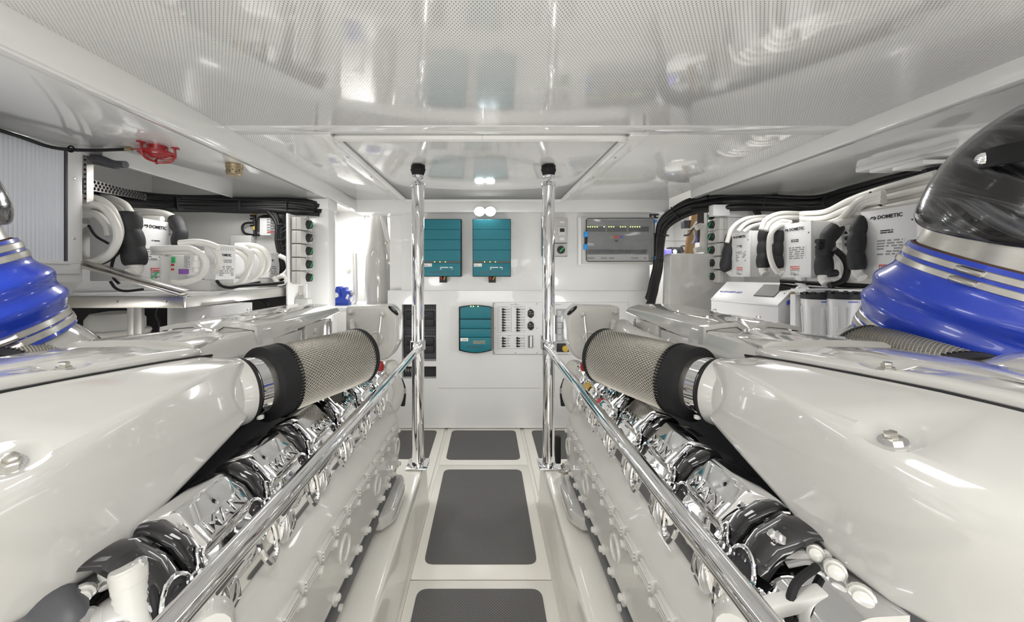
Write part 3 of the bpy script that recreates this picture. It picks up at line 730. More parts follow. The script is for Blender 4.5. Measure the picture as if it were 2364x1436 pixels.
    for k in (-1, 0, 1): rib.obox((0,0,k*.0095), (.009,0,0), (0,.031,0), (0,0,.003))
    ribm = MB().obox((0,0,0), (.008,0,0), (0,.036,0), (0,0,.019)).mesh('clamp_block', M['cast'], bevel=.004)
    ribl = rib.mesh('rib', M['cast'], bevel=.001, seg=1)
    bo = MB().lathe([(0,.016),(.006,.016),(.008,.010),(.017,.010),(.02,.006)], (0,0,0), (-s,0,.15), 10).mesh('bolt', M['cast'])
    y = .30
    while y < 1.86:
        piece('bolt', bo, E, (s*.419, y, .588)); piece('bolt', bo, E, (s*.421, y+.02, .418))
        if y+.1 < 1.88:
            piece('clamp_block', ribm, E, (s*.419, y+.047, .612)); piece('rib', ribl, E, (s*.414, y+.047, .612))
        y += .093
    ringm = MB().tube([(0, .036*math.cos(2*PI*i/28), .036*math.sin(2*PI*i/28)) for i in range(28)], .0055, 8, closed=True).mesh('ring_boss', M['cast'])
    for y in (.46,.80,1.14,1.48,1.80): piece('ring_boss', ringm, E, (s*.418, y, .505))
    P('gasket_rail', MB().box((.435,.22,.365), (.60,1.86,.397)), M['slate'])
    P('oil_pan', MB().box((.432,.2,.30), (1.2,1.85,.37)), M['slate'], bevel=.01)
    pb = MB().lathe([(0,.010),(.010,.010),(.012,.006)], (0,0,0), (-s,0,0), 8).mesh('pan_bolt', M['grey'])
    for i in range(11): piece('pan_bolt', pb, E, (s*.436, .35+i*.075, .372)); piece('pan_bolt', pb, E, (s*.433, .38+i*.075, .33))
    # drain tray foot
    tr = fillet([(.42,1.54,.33),(.375,1.60,.33),(.375,1.80,.33),(.41,1.88,.33),(.50,1.88,.33),(.50,1.54,.33)], [0,.04,.04,.02,0,0], 4)
    P('engine_foot', MB().prism(tr, (0,0,-.055)), M['hood'], bevel=.008)
    # ---- chrome rocker base and valve covers
    P('rocker_base', MB().prism(fillet([(.62,.52,.875),(.565,.52,.872),(.515,.52,.852),(.487,.52,.82),(.475,.52,.77),(.472,.52,.715),(.62,.52,.71)], [0,.01,.03,.03,.02,0,0], 4), (0,1.28,0)), M['chrome'])
    vsec = fillet([(.61,0,.885),(.575,0,.93),(.517,0,.950),(.483,0,.914),(.460,0,.891),(.467,0,.872),(.448,0,.848),(.446,0,.81),(.455,0,.775),(.50,0,.775),(.61,0,.84)], [0,.01,.012,.003,.003,.006,.016,.02,.012,0,0], 4)
    vm = MB()
    vsecs = []
    for t, k in ((-.061,.009),(-.058,.001),(-.052,0),(.052,0),(.058,.001),(.061,.009)):
        vsecs.append([V((p.x+(k if p.x < .6 else 0), t, p.z-(k*.8 if p.z > .86 else 0))) for p in vsec])
    vme = MB().loft(vsecs).mesh('valve_cover', M['chrome'], s, ang=40)
    plm = MB().prism([(.487,-.053,.918),(.459,-.053,.889),(.459,.053,.889),(.487,.053,.918)], V((-.7,0,.7))*.004).mesh('name_plate', M['chrome'], s, bevel=.0012)
    oval = MB().tube([V((.474+.012*math.sin(2*PI*i/24), .030*math.cos(2*PI*i/24), .826+.04*math.sin(2*PI*i/24))) for i in range(24)], .004, 8, closed=True).mesh('oval_rim', M['chrome'], s)
    oin = MB().loft([[V((.477+.012*math.sin(2*PI*i/24), .029*math.cos(2*PI*i/24), .826+.04*math.sin(2*PI*i/24))) for i in range(24)], [V((.472+.012*math.sin(2*PI*i/24), .02*math.cos(2*PI*i/24), .826+.03*math.sin(2*PI*i/24))) for i in range(24)]], closed=True).mesh('dark_recess', M['dark'], s)
    lpm = MB().tube(spl([(.458,-.02,.80),(.452,-.016,.765),(.447,-.002,.735),(.446,.012,.728),(.447,.028,.742),(.452,.03,.78),(.462,.026,.815)], 4), .0065, 8).mesh('chrome_loop', M['chrome'], s)
    finm = MB().prism(fillet([(.470,.045,.80),(.45,.045,.79),(.440,.045,.745),(.452,.045,.715),(.480,.045,.72)], [0,.01,.012,.012,0], 3), (0,.03,0)).mesh('chrome_fin', M['chrome'], s, bevel=.004)
    nut = MB().lathe([(0,.011),(.008,.011),(.0085,.008),(.02,.008),(.022,.005)], (0,0,0), (-s*.8,0,.6), 6).mesh('chrome_nut', M['chrome'])
    saddle = MB().loft([[V((x+.02*(1-math.cos(a)), .034*math.sin(a), z+.012*math.cos(a))) for x, z in ((.61,.90),(.56,.905),(.51,.878),(.478,.835))] for a in [PI*(i/8-.5) for i in range(9)]], caps=False).mesh('saddle', M['gloss'], s)
    for i in range(6):
        yc = .695+.2*i+(.062 if s > 0 else 0)
        vc = piece('valve_cover', vme, E, (0, yc, 0)); vc.location = V((0,yc,0))-ORG[E]; ORG[vc] = V((0,yc,0))
        np_ = link('name_plate', plm, vc); np_.location = (0,0,0)
        n = V((-s*.7071,0,.7071)); upv = V((s*.7071,0,.7071))
        text('MAN', V((s*.473,yc,.9035))+n*.0041, (0,-s,0), upv, .036, M['chromed'], vc, ext=.0004, fat=.0014, sx=1.2, name='letter_painted_reflection')  # dark outline painted in for the reflection round the letters
        text('MAN', V((s*.473,yc,.9035))+n*.0042, (0,-s,0), upv, .036, M['chrome'], vc, ext=.0022, fat=.0, sx=1.2, bev=.0005)
        ORG[vc] = V((0,yc,0))
        nb = MB()
        for (a, b) in (((-.052,.487,.9155),(.052,.487,.9155)),):
            nb.tube([V((a[1],a[0],a[2])), V((b[1],b[0],b[2]))], .002, 6)
        o2 = link('ridge', nb.mesh('ridge', M['chrome'], s), vc)
        yg = yc-.1
        if yg > .42:
            for nm, me, dx, dy, dz in (('oval_rim',oval,0,0,0),('dark_recess',oin,0,0,0),('chrome_loop',lpm,0,0,0),('chrome_fin',finm,0,.03,0),('saddle',saddle,0,0,0)):
                o = link(nm, me, E); o.location = V((0, yg+dy, 0))-ORG[E]
            piece('chrome_nut', nut, E, (s*.53, yg-.02, .897)); piece('chrome_nut', nut, E, (s*.47, yg+.02, .845))
    # ---- near end castings in the gap between hood and rail
    for (x, y, z, r, l) in ((.452,.63,.762,.036,.05),(.585,.595,.880,.015,.018),(.580,.625,.885,.013,.016),(.592,.56,.868,.017,.02),(.575,.66,.890,.010,.013)):
        P('cast_boss', MB().lathe([(0,r),(l*.55,r*.96),(l*.6,r*.75),(l,r*.7),(l*1.08,r*.5)] if r < .03 else [(0,r),(l*.8,r*.96),(l,r*.8),(l,r*.45),(l*.6,r*.4)], (x,y,z), (-.6,-.75,.25), 14), M['cast'])
    if s < 0:
        P('ribbed_hose', MB().tube([V((.490,.555,.74))+V((.045,.015,.165))*(i/30) for i in range(31)], [.021+.0015*(i % 2) for i in range(31)], 14), M['grey'])
        P('hose_cuff', MB().lathe([(0,.0225),(.022,.0235),(.026,.018)], (.528,.568,.88), (.045,.015,.165), 16), M['cast'])
        P('dark_pipe', MB().tube(spl([(.555,.50,.74),(.565,.515,.82),(.59,.53,.86),(.66,.56,.87)], 8), .030, 22), M['slate'])
    else:
        P('bracket_plate', MB().obox((.50,.575,.845), V((.05,0,.012)), (0,.012,0), V((-.003,0,.010))), M['grey'], bevel=.004)
        P('pump_casting', MB().lathe([(-.03,.01),(-.025,.035),(.0,.05),(.03,.052),(.05,.04),(.056,.02)], (.50,.51,.80), (-.5,-.6,.5), 22), M['cast'])
        P('pump_bolt', bolt_mesh_mb((.462,.475,.838), (-.5,-.6,.5), .011), M['cast'])
        P('tie_rod', MB().cyl((.535,.64,.870), (.60,.62,.885), .007, 10), M['grey'])
    P('sensor_lead', MB().tube(spl([(.50,.58,.78),(.49,.57,.84),(.51,.58,.87),(.56,.60,.88)], 5), .006, 8), M['black'])
    P('connector', MB().lathe([(0,.010),(.02,.012),(.022,.007),(.035,.007)], (.475,.595,.82), (-.5,.2,.6), 10), M['chrome'])
    P('connector', MB().lathe([(0,.009),(.015,.011),(.017,.007),(.03,.007)], (.47,.56,.80), (-.5,-.4,.6), 10), M['chrome'])
    # ---- far end housing with black oval cap
    fh = [(.690,1.85,1.186),(.475,1.85,1.192),(.445,1.85,1.165),(.428,1.85,1.13),(.430,1.85,1.0),(.47,1.85,.92),(.55,1.85,.91),(.62,1.85,.94),(.69,1.85,1.0)]
    P('end_housing', MB().prism(fillet(fh, [.02,.02,.01,.02,.02,.03,.03,.02,.02], 3)[0:], (0,.13,0)), M['cast'], bevel=.012, seg=3)
    P('oval_cap', MB().lathe([(-.004,.036),(.004,.036),(.008,.03),(.008,.022),(.002,.018)], (.452,1.86,1.165), (-.62,-.35,.7), 8, sx=.62, up=(0,1,0)), M['black'], bevel=.002)
    P('core_plug', MB().lathe([(0,.034),(.010,.034),(.012,.028),(.004,.024)], (.535,1.85,1.03), (0,-1,0), 24), M['cast'])
    for (x, z) in ((.66,1.16),(.50,1.15),(.655,1.11)):
        P('housing_bolt', MB().lathe([(0,.014),(.008,.014),(.009,.01),(.024,.01),(.026,.006)], (x,1.85,z), (0,-1,.1), 6), M['cast'])
    P('breather_pipe', MB().tube(spl([(.655,1.84,1.11),(.64,1.82,1.07),(.60,1.80,1.03),(.58,1.78,1.0)], 4), .014, 10), M['cast'])
    P('coolant_pump', MB().lathe([(0,.038),(.03,.042),(.06,.038),(.075,.02)], (.475,1.87,.875), (-.55,-.8,.1), 22), M['cast'])
    P('pump_elbow', MB().tube(spl([(.45,1.86,.84),(.43,1.88,.76),(.45,1.90,.68),(.50,1.88,.62)], 5), .028, 14), M['cast'])
    d = P('dipstick', MB().tube(spl([(.505,1.83,1.14),(.507,1.80,1.05),(.492,1.72,.97),(.478,1.66,.945)], 5), .004, 8), M['steel'])
    P('red_knob', MB().lathe([(-.012,.012),(-.008,.022),(.008,.024),(.012,.014)], (.462,1.66,.935), (-.6,-.65,.2), 18, sx=.75), M['red'], d)
    hose = P('black_hose', MB().tube(spl([(.43,1.92,.80),(.415,1.93,.74),(.42,1.93,.66)], 4), .012, 10), M['black'])
    P('hose_clip', MB().lathe([(0,.015),(.03,.015)], (.417,1.93,.755), (0,0,-1), 12), M['steel'], hose)
    # ---- air filters
    air_filter(E, s, False); air_filter(E, s, True)
    return E
EL = engine(-1, 'left'); ER = engine(1, 'right')
# small label stickers on the right-hand rocker base
m = MB().obox((.452,1.60,.86), V((.002,0,.002)), (0,.03,0), V((.012,0,.014))); part('yellow_label', m, M['yellow'], ER)
m = MB().obox((.452,1.42,.85), V((.002,0,.002)), (0,.03,0), V((.012,0,.014))); part('red_label', m, M['redl'], ER)

# ------------------------------------------------------------------ exhaust risers: blue hose, steel pipe, black wrapped elbow
def riser(s, side, B, ax, R0, R1, L, elbow, strap):
    t = thing('exhaust_riser', f'blue bellows hose with steel clamps under a black wrapped elbow, {side} side', 'exhaust', B, 'exhaust risers above the engines')
    B = V(B); ax = V(ax).normalized()
    prof = []; n = 40
    for i in range(n+1):
        q = i/n; r = R0+(R1-R0)*q
        if .20 < q < .74: r += .028*math.sin(PI*(q-.2)/.54)**.6*(.75+.25*math.cos(2*PI*(q-.2)/.27*1.0+PI))
        prof.append((L*q, r))
    prof.append((L, R1-.014)); prof.insert(0, (0, R0-.014))
    part('blue_hose', MB().lathe(prof, B, ax, 64), M['blue'], t, ang=60)
    for q in (.035, .115, .80, .895):
        r = R0+(R1-R0)*q+.0015
        c = part('hose_clamp', MB().lathe([(L*q,r),(L*q+.002,r+.002),(L*q+.017,r+.002),(L*q+.019,r)], B, ax, 64), M['steel'], t)
        u = V((-s,-.25,0)); u = (u-ax*u.dot(ax)).normalized(); p = B+ax*(L*q+.009)+u*(r+.006); tv = ax.cross(u)
        part('clamp_screw', MB().lathe([(-.03,.006),(-.022,.009),(.02,.009),(.022,.006)], p, tv, 10), M['steel'], c)
    part('clamp_seal', MB().lathe([(L-.002,R1-.002),(L+.004,R1-.012)], B, ax, 64, caps=False), M['tan'], t)
    rp = R1-.016; k_ = len(elbow)
    part('steel_pipe', MB().lathe([(L*.6,rp),(L+.105,rp),(L+.105,rp-.01)], B, ax, 64), M['steel'], t)
    T = B+ax*(L+.09)
    path = spl([T]+[T+V(e) for e in elbow], 12)
    eb = part('wrapped_elbow', MB().tube([T-ax*.002]+path[1:], [rp+.004+min(.03, .03*math.sin(min(1, i/9)*PI/2)) for i in range(len(path))], 96), M['wrap'], t, ang=60, norm=False)
    at_ = eb.data.attributes.new('wrap', 'FLOAT_VECTOR', 'POINT'); d_ = 0; vals = []
    for i, p in enumerate([T]+path[1:]):
        d_ += (p-path[max(i-1, 0)]).length
        for k in range(96): a_ = 2*PI*k/96; vals += [d_+.02*math.sin(a_*2+3*d_), math.cos(a_), math.sin(a_)]
    at_.data.foreach_set('vector', vals)
    part('riser_base', MB().lathe([(0,R0-.012),(-.02,R0+.0),(-.06,R0+.02),(-.09,R0+.02)], B, ax, 48), M['hood'], t)
    if strap:
        part('strap', MB().loft([[V(q)+V((0,0,h)) for h in (-.024,.024)]+[V(q)+V((.012,0,h)) for h in (.024,-.024)] for q in strap], closed=True), M['black'], t, bevel=.004)
        q = V(strap[0]).lerp(V(strap[1]), .3); part('strap_bolt', MB().lathe([(-.004,.016),(.008,.014),(.011,.006)], q, (-1,-.7,0), 14), M['chrome'], t)
    return t
riser(1, 'right', (1.480,1.12,1.090), (.14,-.36,.90), .266, .248, .305, [(.0,-.015,.045),(.02,-.03,.10),(.08,-.04,.145),(.18,-.05,.155),(.40,-.05,.155)], [(1.295,.955,1.650),(1.245,.88,1.640),(1.235,.80,1.632),(1.25,.68,1.62)])
riser(-1, 'left', (-1.40,1.0,1.13), (-.16,-.32,.90), .222, .205, .275, [(0,-.01,.05),(-.015,-.05,.10),(-.025,-.14,.13),(-.03,-.32,.135)], None)
# ------------------------------------------------------------------ left bay: louvred box, shelf and air-conditioning gear
t = thing('louvre_box', 'white louvred air intake box with upright pale slats, behind the left blue hose', 'vent', (-1.72,.9,1.2))
part('casing', MB().prism([(-1.716,.1,1.318),(-1.716,.1,1.868),(-2.3,.1,1.868),(-2.3,.1,1.1),(-1.92,.1,1.1)], (0,1.483,0)), M['unit'], t, bevel=.004)
fr = MB()
for a, b in (((.12,1.352),(1.565,1.395)),((.12,1.858),(1.565,1.868)),((1.515,1.395),(1.565,1.858))): fr.box((-1.716,a[0],a[1]), (-1.704,b[0],b[1]))
part('frame', fr, M['unit'], t, bevel=.003)
part('sill', MB().box((-1.716,.12,1.392), (-1.694,1.52,1.404)), M['unit'], t, bevel=.002)
part('dark_edge', MB().box((-1.715,1.507,1.405), (-1.703,1.515,1.858)), M['slate'], t)
sl = MB().prism([(0,0,0),(.003,.0012,0),(.003,.0112,0),(.007,.0118,0),(.007,.0128,0),(0,.0132,0)], (0,0,.452)).mesh('slat', M['slat'], smooth=False)
for i in range(44): piece('slat', sl, t, (-1.715, .925+i*.0132, 1.404))
sc_ = MB().lathe([(0,.006),(.002,.004)], (0,0,0), (1,0,0), 10).mesh('screw', M['steel'])
for z in (1.50, 1.75): piece('screw', sc_, t, (-1.704, 1.54, z))
tr = MB().box((-1.735,1.602,1.66), (-1.72,1.63,1.87)); part('slotted_angle', tr, M['alu'], t)
hl = MB().lathe([(0,.005),(.001,.005)], (0,0,0), (0,-1,0), 8).mesh('slot', M['dark'])
for i in range(9): piece('slot', hl, t, (-1.727, 1.6015, 1.68+i*.021))
# bench shelf
t = thing('equipment_shelf', 'stainless framed white shelf carrying the left bay air-conditioning units', 'shelf', (-1.75,2.1,.262))
part('board', MB().box((-2.38,1.62,1.243), (-1.31,2.64,1.262)), M['unit'], t, bevel=.003)
part('near_rail', MB().box((-2.38,1.585,1.205), (-1.285,1.60,1.255)).box((-2.38,1.585,1.25), (-1.285,1.625,1.256)), M['steel'], t, bevel=.002)
part('side_rail', MB().box((-1.30,1.60,1.205), (-1.285,2.56,1.258)), M['alu'], t, bevel=.002)
part('brace', MB().bar((-1.74,1.585,1.395), (-1.30,1.60,1.262), .012, .05, (0,1,0)).bar((-1.74,1.60,1.41), (-1.30,1.615,1.28), .05, .006, (0,0,1)), M['steel'], t, bevel=.002)
part('leg', MB().box((-1.53,1.585,.262), (-1.50,1.60,1.21)).box((-1.50,1.585,.262), (-1.465,1.60,1.21)), M['alu'], t, bevel=.003)
part('hinge_bracket', MB().box((-1.29,2.50,1.20), (-1.255,2.58,1.262)), M['alu'], t, bevel=.003)
part('hinge_bracket', MB().box((-1.29,2.50,1.165), (-1.255,2.58,1.195)), M['steel'], t, bevel=.003)
part('support_block', MB().box((-1.50,1.75,.9), (-1.22,1.95,1.20)), M['unit'], t, bevel=.004)
bt = MB().lathe([(0,.007),(.006,.006)], (0,0,0), (0,-1,0), 6).mesh('bolt', M['steel'])
for x in (-1.36, -1.57): piece('bolt', bt, t, (x, 1.585, 1.235))
def place_text(t, x, s, yc, z, size, body, mt='ink', **k):
    text(body, (x, yc, z), (0, -s, 0), (0,0,1), size, M[mt], t, **k)
def face_label(t, x, s, y0, y1, z0, z1, seed, rows=5, white=True):
    """printed label on a face looking at the walkway; s is the side of the boat"""
    ys = (y0 if s < 0 else y1); xd = (0, -s, 0); w_ = abs(y1-y0)
    p = part('data_label', sheet((x, ys, z0), xd, (0,0,1), w_, z1-z0), M['paperw' if white else 'unit'], t)
    part('small_print', prints(V((x-s*.0012, ys, z0))+V(xd)*w_*.06, xd, (0,0,1), w_*.88, z1-z0, rows, seed), M['inkg'], p)
    return p
def logo(t, x, s, yc, z, sz):
    """arrow mark and the maker's word as printed on the boxes"""
    d = V((0, -s, 0)); o = V((x-s*.0012, yc, z))
    text('DOMETIC', o+d*sz*.55, d, (0,0,1), sz*1.02, M['ink'], t, ext=.0003, fat=.0006)
    m = MB(); up = V((0,0,1))
    for a, b in (((-3.05,-.12),(-2.7,.28)),((-2.7,.28),(-2.42,-.05)),((-2.35,.32),(-2.0,0)),((-2.0,0),(-2.35,-.32))):
        p, q = o+d*a[0]*sz+up*a[1]*sz, o+d*b[0]*sz+up*b[1]*sz; m.bar(p, q, .0015, sz*.17, d.cross(up).cross(q-p))
    part('arrow_mark', m, M['ink'], t)
def danger(t, x, s, yc, z, w_=.06):
    d = V((0,-s,0)); o = V((x, yc, z))-d*w_/2
    p = part('danger_label', sheet(o, d, (0,0,1), w_, .017), M['redl'], t)
    text('DANGER', V((x-s*.0013, yc, z+.0083))+d*.007, d, (0,0,1), .0125, M['paperw'], p, fat=.0003)
    m = MB().prism([V((x-s*.0012, yc, z))+d*a*w_+V((0,0,b)) for a, b in ((-.46,.003),(-.33,.003),(-.395,.014))], V((-s,0,0))*.0005); part('warning_triangle', m, M['paperw'], p)
    part('small_print', prints(o-V((0,0,.033)), d, (0,0,1), w_*.95, .03, 4, 5, bars=1, lift=.001), M['inkg'], t)
def sleeve(name, pts, r, label, group, n=3, mt='foam'):
    """lagged pipe: foam sleeve pinched by cable ties, white pipe end"""
    P = spl(pts, 10); L = [0]
    for a, b in zip(P, P[1:]): L.append(L[-1]+(b-a).length)
    rad = []
    for l in L:
        q = (l/L[-1]*n) % 1; rad.append(r*(.80+.20*math.sin(PI*min(1, max(0, q)))**.5))
    t = thing(name, label, 'pipe', P[-1], group)
    part('foam_cover', MB().tube(P, rad, 18), M[mt], t, ang=60)
    for k in range(1, n):
        i = min(range(len(L)), key=lambda j: abs(L[j]/L[-1]*n-k)); d = (P[min(i+1,len(P)-1)]-P[i-1]).normalized()
        part('cable_tie', MB().lathe([(-.003,r*.83),(-.002,r*.86),(.002,r*.86),(.003,r*.83)], P[i], d, 18), M['ink'], t)
    d = (P[-1]-P[-2]).normalized()
    part('pipe_end', MB().tube(spl([P[-1]-d*.01, P[-1]+d*.02, P[-1]+d*.035+V((0,-.02,-.005))], 4), r*.62, 12), M['hose'], t)
    return t
def chiller(s, x, y0, y1, z0, z1, label, depth=.24, logo_z=None, seed=1, lower=True):
    t = thing('chiller_unit', label, 'air conditioner', (s*(x+depth/2), (y0+y1)/2, z0), 'white cooling units along the hull')
    xa, xb = s*x, s*(x+depth); h = z1-z0; yc = (y0+y1)/2
    part('casing', MB().box((xa,y0,z0), (xb,y1,z1)), M['unit'], t, bevel=.004)
    p = part('front_cover', MB().box((xa-s*.003,y0-.002,z0+.0), (xa+s*.012,y1+.002,z1+.002)), M['unit'], t, bevel=.002)
    xf = xa-s*.0035
    logo(t, xf, s, yc, z1-h*.11, h*.072)
    part('small_print', prints((xf, yc-(.025 if s < 0 else -.025), z1-h*.35), (0,-s,0), (0,0,1), .05, .018, 2, seed, bars=1, lift=.001), M['ink'], t)
    face_label(t, xf, s, yc-.07, yc+.045, z1-h*.66, z1-h*.43, seed, 6)
    if lower: danger(t, xf, s, yc, z0+h*.155)
    scm = MB().lathe([(0,.0035),(.0015,.003)], (0,0,0), (-s,0,0), 8).mesh('screw', M['ink'])
    for yy, zz in ((y0+.012,z1-.06),(y1-.012,z1-.065),(yc,z0+.015)): piece('screw', scm, t, (xf, yy, zz))
    return t
chiller(-1, 1.72, 1.835, 2.03, 1.315, 1.63, 'white cooling unit standing between two black lagged pipes in the left bay', seed=2)
# grey splitter post and clear control box in front of it
t = thing('control_box', 'pale control box with coloured stickers beside a grey post, middle of the left bay shelf', 'control box', (-1.5,1.9,1.262))
part('post', MB().box(at(368,592,1.72), at(393,655,1.76)), M['greyp'], t, bevel=.003)
part('housing', MB().box(at(394,588,1.80), at(452,655,1.98)), M['greyp'], t, bevel=.005)
for (u0,v0,u1,v1,c) in ((395,593,405,607,'green'),(395,609,402,614,'redl'),(395,620,402,624,'redl'),(412,621,436,633,'purple'),(449,585,455,594,'redl')):
    part('sticker', MB().box(at(u0,v0,1.7985), at(u1,v1,1.80)), M[c], t)
part('small_print', prints(at(425,618,1.7975), (1,0,0), (0,0,1), .03, .06, 9, 12, bars=1), M['inkg'], t)
part('valve', MB().lathe([(0,.012),(.02,.014),(.022,.018),(.05,.018),(.055,.012),(.08,.012)], at(453,628,1.76), (0,0,1), 14), M['hose'], t)
for i, (y0, y1, z0, z1, lab) in enumerate(((1.90,2.055,1.318,1.505,'small white cooling unit in the middle of the left bay shelf, nearer of its pair'),(2.285,2.48,1.325,1.49,'small white cooling unit at the far end of the left bay shelf'))):
    xf = -1.38
    t = thing('chiller_unit', lab, 'air conditioner', (-1.46,(y0+y1)/2,z0), 'white cooling units along the hull')
    part('front_cover', MB().box((-1.44,y0,z0), (xf,y1,z1)), M['unit'], t, bevel=.006)
    part('compressor', MB().lathe([(0,.07),(.02,.085),(.13,.085),(.15,.06)], (-1.55,(y0+y1)/2,z0+.005), (0,0,1), 28), M['unit'], t)
    part('base_tray', MB().box((-1.64,y0-.02,1.262), (xf-.01,y1,1.318)), M['greyp'], t, bevel=.005)
    yc = (y0+y1)/2; m = MB()
    for k in range(7): m.box((xf-.001,y0+.02+k*.018,z1-.03), (xf+.001,y0+.028+k*.018,z1-.01))
    part('vent_slots', m, M['greyp'], t)
    text('DOMETIC', (xf+.0012, yc, z1-.055), (0,1,0), (0,0,1), .018, M['ink'], t, fat=.0004)
    face_label(t, xf+.0012, -1, y0+.015, y1-.015, z0+.02, z0+.075, 20+i, 5)
    part('small_print', prints((xf+.001, y0+.02, z0+.09), (0,1,0), (0,0,1), .10, .02, 2, 31+i), M['inkg'], t)
sleeve('lagged_pipe', [at(298,490,1.72), at(300,530,1.72), at(308,570,1.72), at(312,612,1.72)], .048, 'thick black lagged pipe beside the white cooling unit on the left bay shelf', 'black lagged pipes', 3)
sleeve('lagged_pipe', [at(402,504,2.05), at(417,535,2.02), at(413,556,2.02), at(412,600,2.04), at(411,646,2.05)], .036, 'short black lagged pipe to the right of the white cooling unit in the left bay', 'black lagged pipes', 4)
def hoses(name, label, group, runs, r, mt='hose', cat='hose', n=12, k=7):
    """a bunch of hoses that run together: one thing, each hose a part"""
    t = thing(name, label, cat, V(runs[0][0]), group)
    for q in runs: part('hose', MB().tube(spl(q, k), r, n), M[mt], t, ang=80)
    return t
def A(Y, *uv): return [at(u, v, Y) for u, v in uv]
hoses('coiled_hose', 'big loop of white hose hanging at the near end of the left bay', 'white hoses of the left bay',
      [A(1.66,(190,455),(232,462),(262,490),(276,535),(262,575),(232,598),(190,614)), A(1.63,(190,470),(236,478),(264,512),(272,550),(255,585),(225,603),(190,608)),
       A(1.70,(195,490),(225,497),(246,520),(252,545))], .0165)
hoses('overhead_hose', 'white hoses arching over the white cooling unit on the left bay shelf', 'white hoses of the left bay',
      [A(1.85,(200,452),(245,455),(285,470),(302,492)), A(1.88,(200,462),(240,462),(275,476),(292,494)), A(2.05,(215,488),(300,487),(365,490),(398,500),(412,517)), A(2.08,(215,497),(300,496),(360,498),(392,506),(404,520)),
       A(2.0,(195,510),(250,512),(330,505),(375,506))], .0165)
hoses('spool_hose', 'small coil of white hose behind the big loop in the left bay', 'white hoses of the left bay', [[at(212+30*math.sin(a)*q, 570+42*math.cos(a)*q, 1.98+.01*a) for a in [i*.45 for i in range(15)]] for q in (1, .72)], .017)
hoses('unit_hose', 'white hoses bent round the nearer small cooling unit in the left bay', 'white hoses of the left bay',
      [A(1.78,(352,574),(400,573),(440,574),(466,590),(476,612),(462,638),(430,651),(395,654)), A(1.80,(355,582),(410,581),(455,582)),
       A(1.86,(454,560),(485,566),(502,585),(508,606),(500,622),(490,630)), A(1.84,(415,561),(450,558),(480,562),(505,572))], .015)
hoses('unit_hose', 'white hoses between the two small cooling units in the left bay', 'white hoses of the left bay',
      [A(2.1,(548,568),(568,576),(580,592),(578,612),(568,628),(556,634)), A(2.1,(545,580),(560,588),(572,604),(570,630),(558,648),(538,656),(512,650)),
       A(2.2,(545,567),(585,567),(612,580),(620,602),(614,625),(604,634)), A(2.16,(565,584),(590,580),(606,600),(600,628),(580,645))], .016)
hoses('unit_hose', 'white hoses looping at the far end of the left bay shelf', 'white hoses of the left bay',
      [A(2.40,(645,590),(662,600),(666,620),(655,634),(640,642)), A(2.38,(632,640),(645,655),(660,650),(660,640),(648,636))], .015)
hoses('shelf_lead', 'black leads lying on the left bay shelf under the small units', None, [A(1.9,(500,648),(512,660),(535,664),(560,660),(620,656),(655,652)), A(1.94,(500,651),(520,663),(550,661),(600,652))], .008, 'cable', 'cable', 8)
hoses('looped_lead', 'black leads looping behind the lagged pipe in the left bay', None, [A(1.69,(290,560),(268,585),(258,615),(262,640),(275,655)), A(1.67,(255,650),(268,666),(290,672),(330,668)), A(1.7,(205,520),(222,545),(250,562)), A(1.72,(225,612),(255,600),(285,575))], .006, 'cable', 'cable', 8)
hoses('earth_lead', 'green earth lead beside the grey post on the left bay shelf', None, [A(1.70,(365,628),(352,640),(338,655))], .004, 'green', 'cable', 6)
# junction box and manifold on the bay's end wall
t = thing('junction_box', 'small white junction box on the end wall of the left bay among black cables', 'junction box', at(616,545,2.6))
part('body', MB().box(at(599,503,2.60), at(636,545,2.66)), M['unit'], t, bevel=.004)
part('small_print', prints(at(616,540,2.598), (1,0,0), (0,0,1), .055, .11, 6, 4, bars=1), M['inkg'], t)
part('red_label', MB().box(at(618,534.5,2.596), at(632,537,2.60)), M['redl'], t)
part('black_hood', MB().tube(spl(A(2.62,(598,535),(597,508),(606,500),(630,500)), 5), .010, 8), M['cable'], t)
solo('terminal_cover', MB().box(at(531,543,2.60), at(592,580,2.66)), M['greyp'], 'blank pale grey box on the end wall of the left bay', 'cover', bevel=.006)
t = thing('cable_manifold', 'black upright connector with yellow bands on the left bay end wall', 'connector', at(588,542,2.62))
part('stem', MB().tube(A(2.62,(586,478),(588,510),(589,542)), .011, 10), M['cable'], t)
for v in (492, 527): part('yellow_band', MB().lathe([(0,.0125),(.025,.0125)], at(587.5,v+4,2.62), (0,0,1), 12), M['yellow'], t)
for v in (498, 505, 514, 521): part('branch', MB().cyl(at(578,v,2.62), at(588,v,2.62), .007, 8), M['cable'], t)
part('loop_lead', MB().tube(spl(A(2.62,(586,514),(566,516),(559,526),(566,539),(590,543),(602,542)), 6), .008, 8), M['cable'], t)
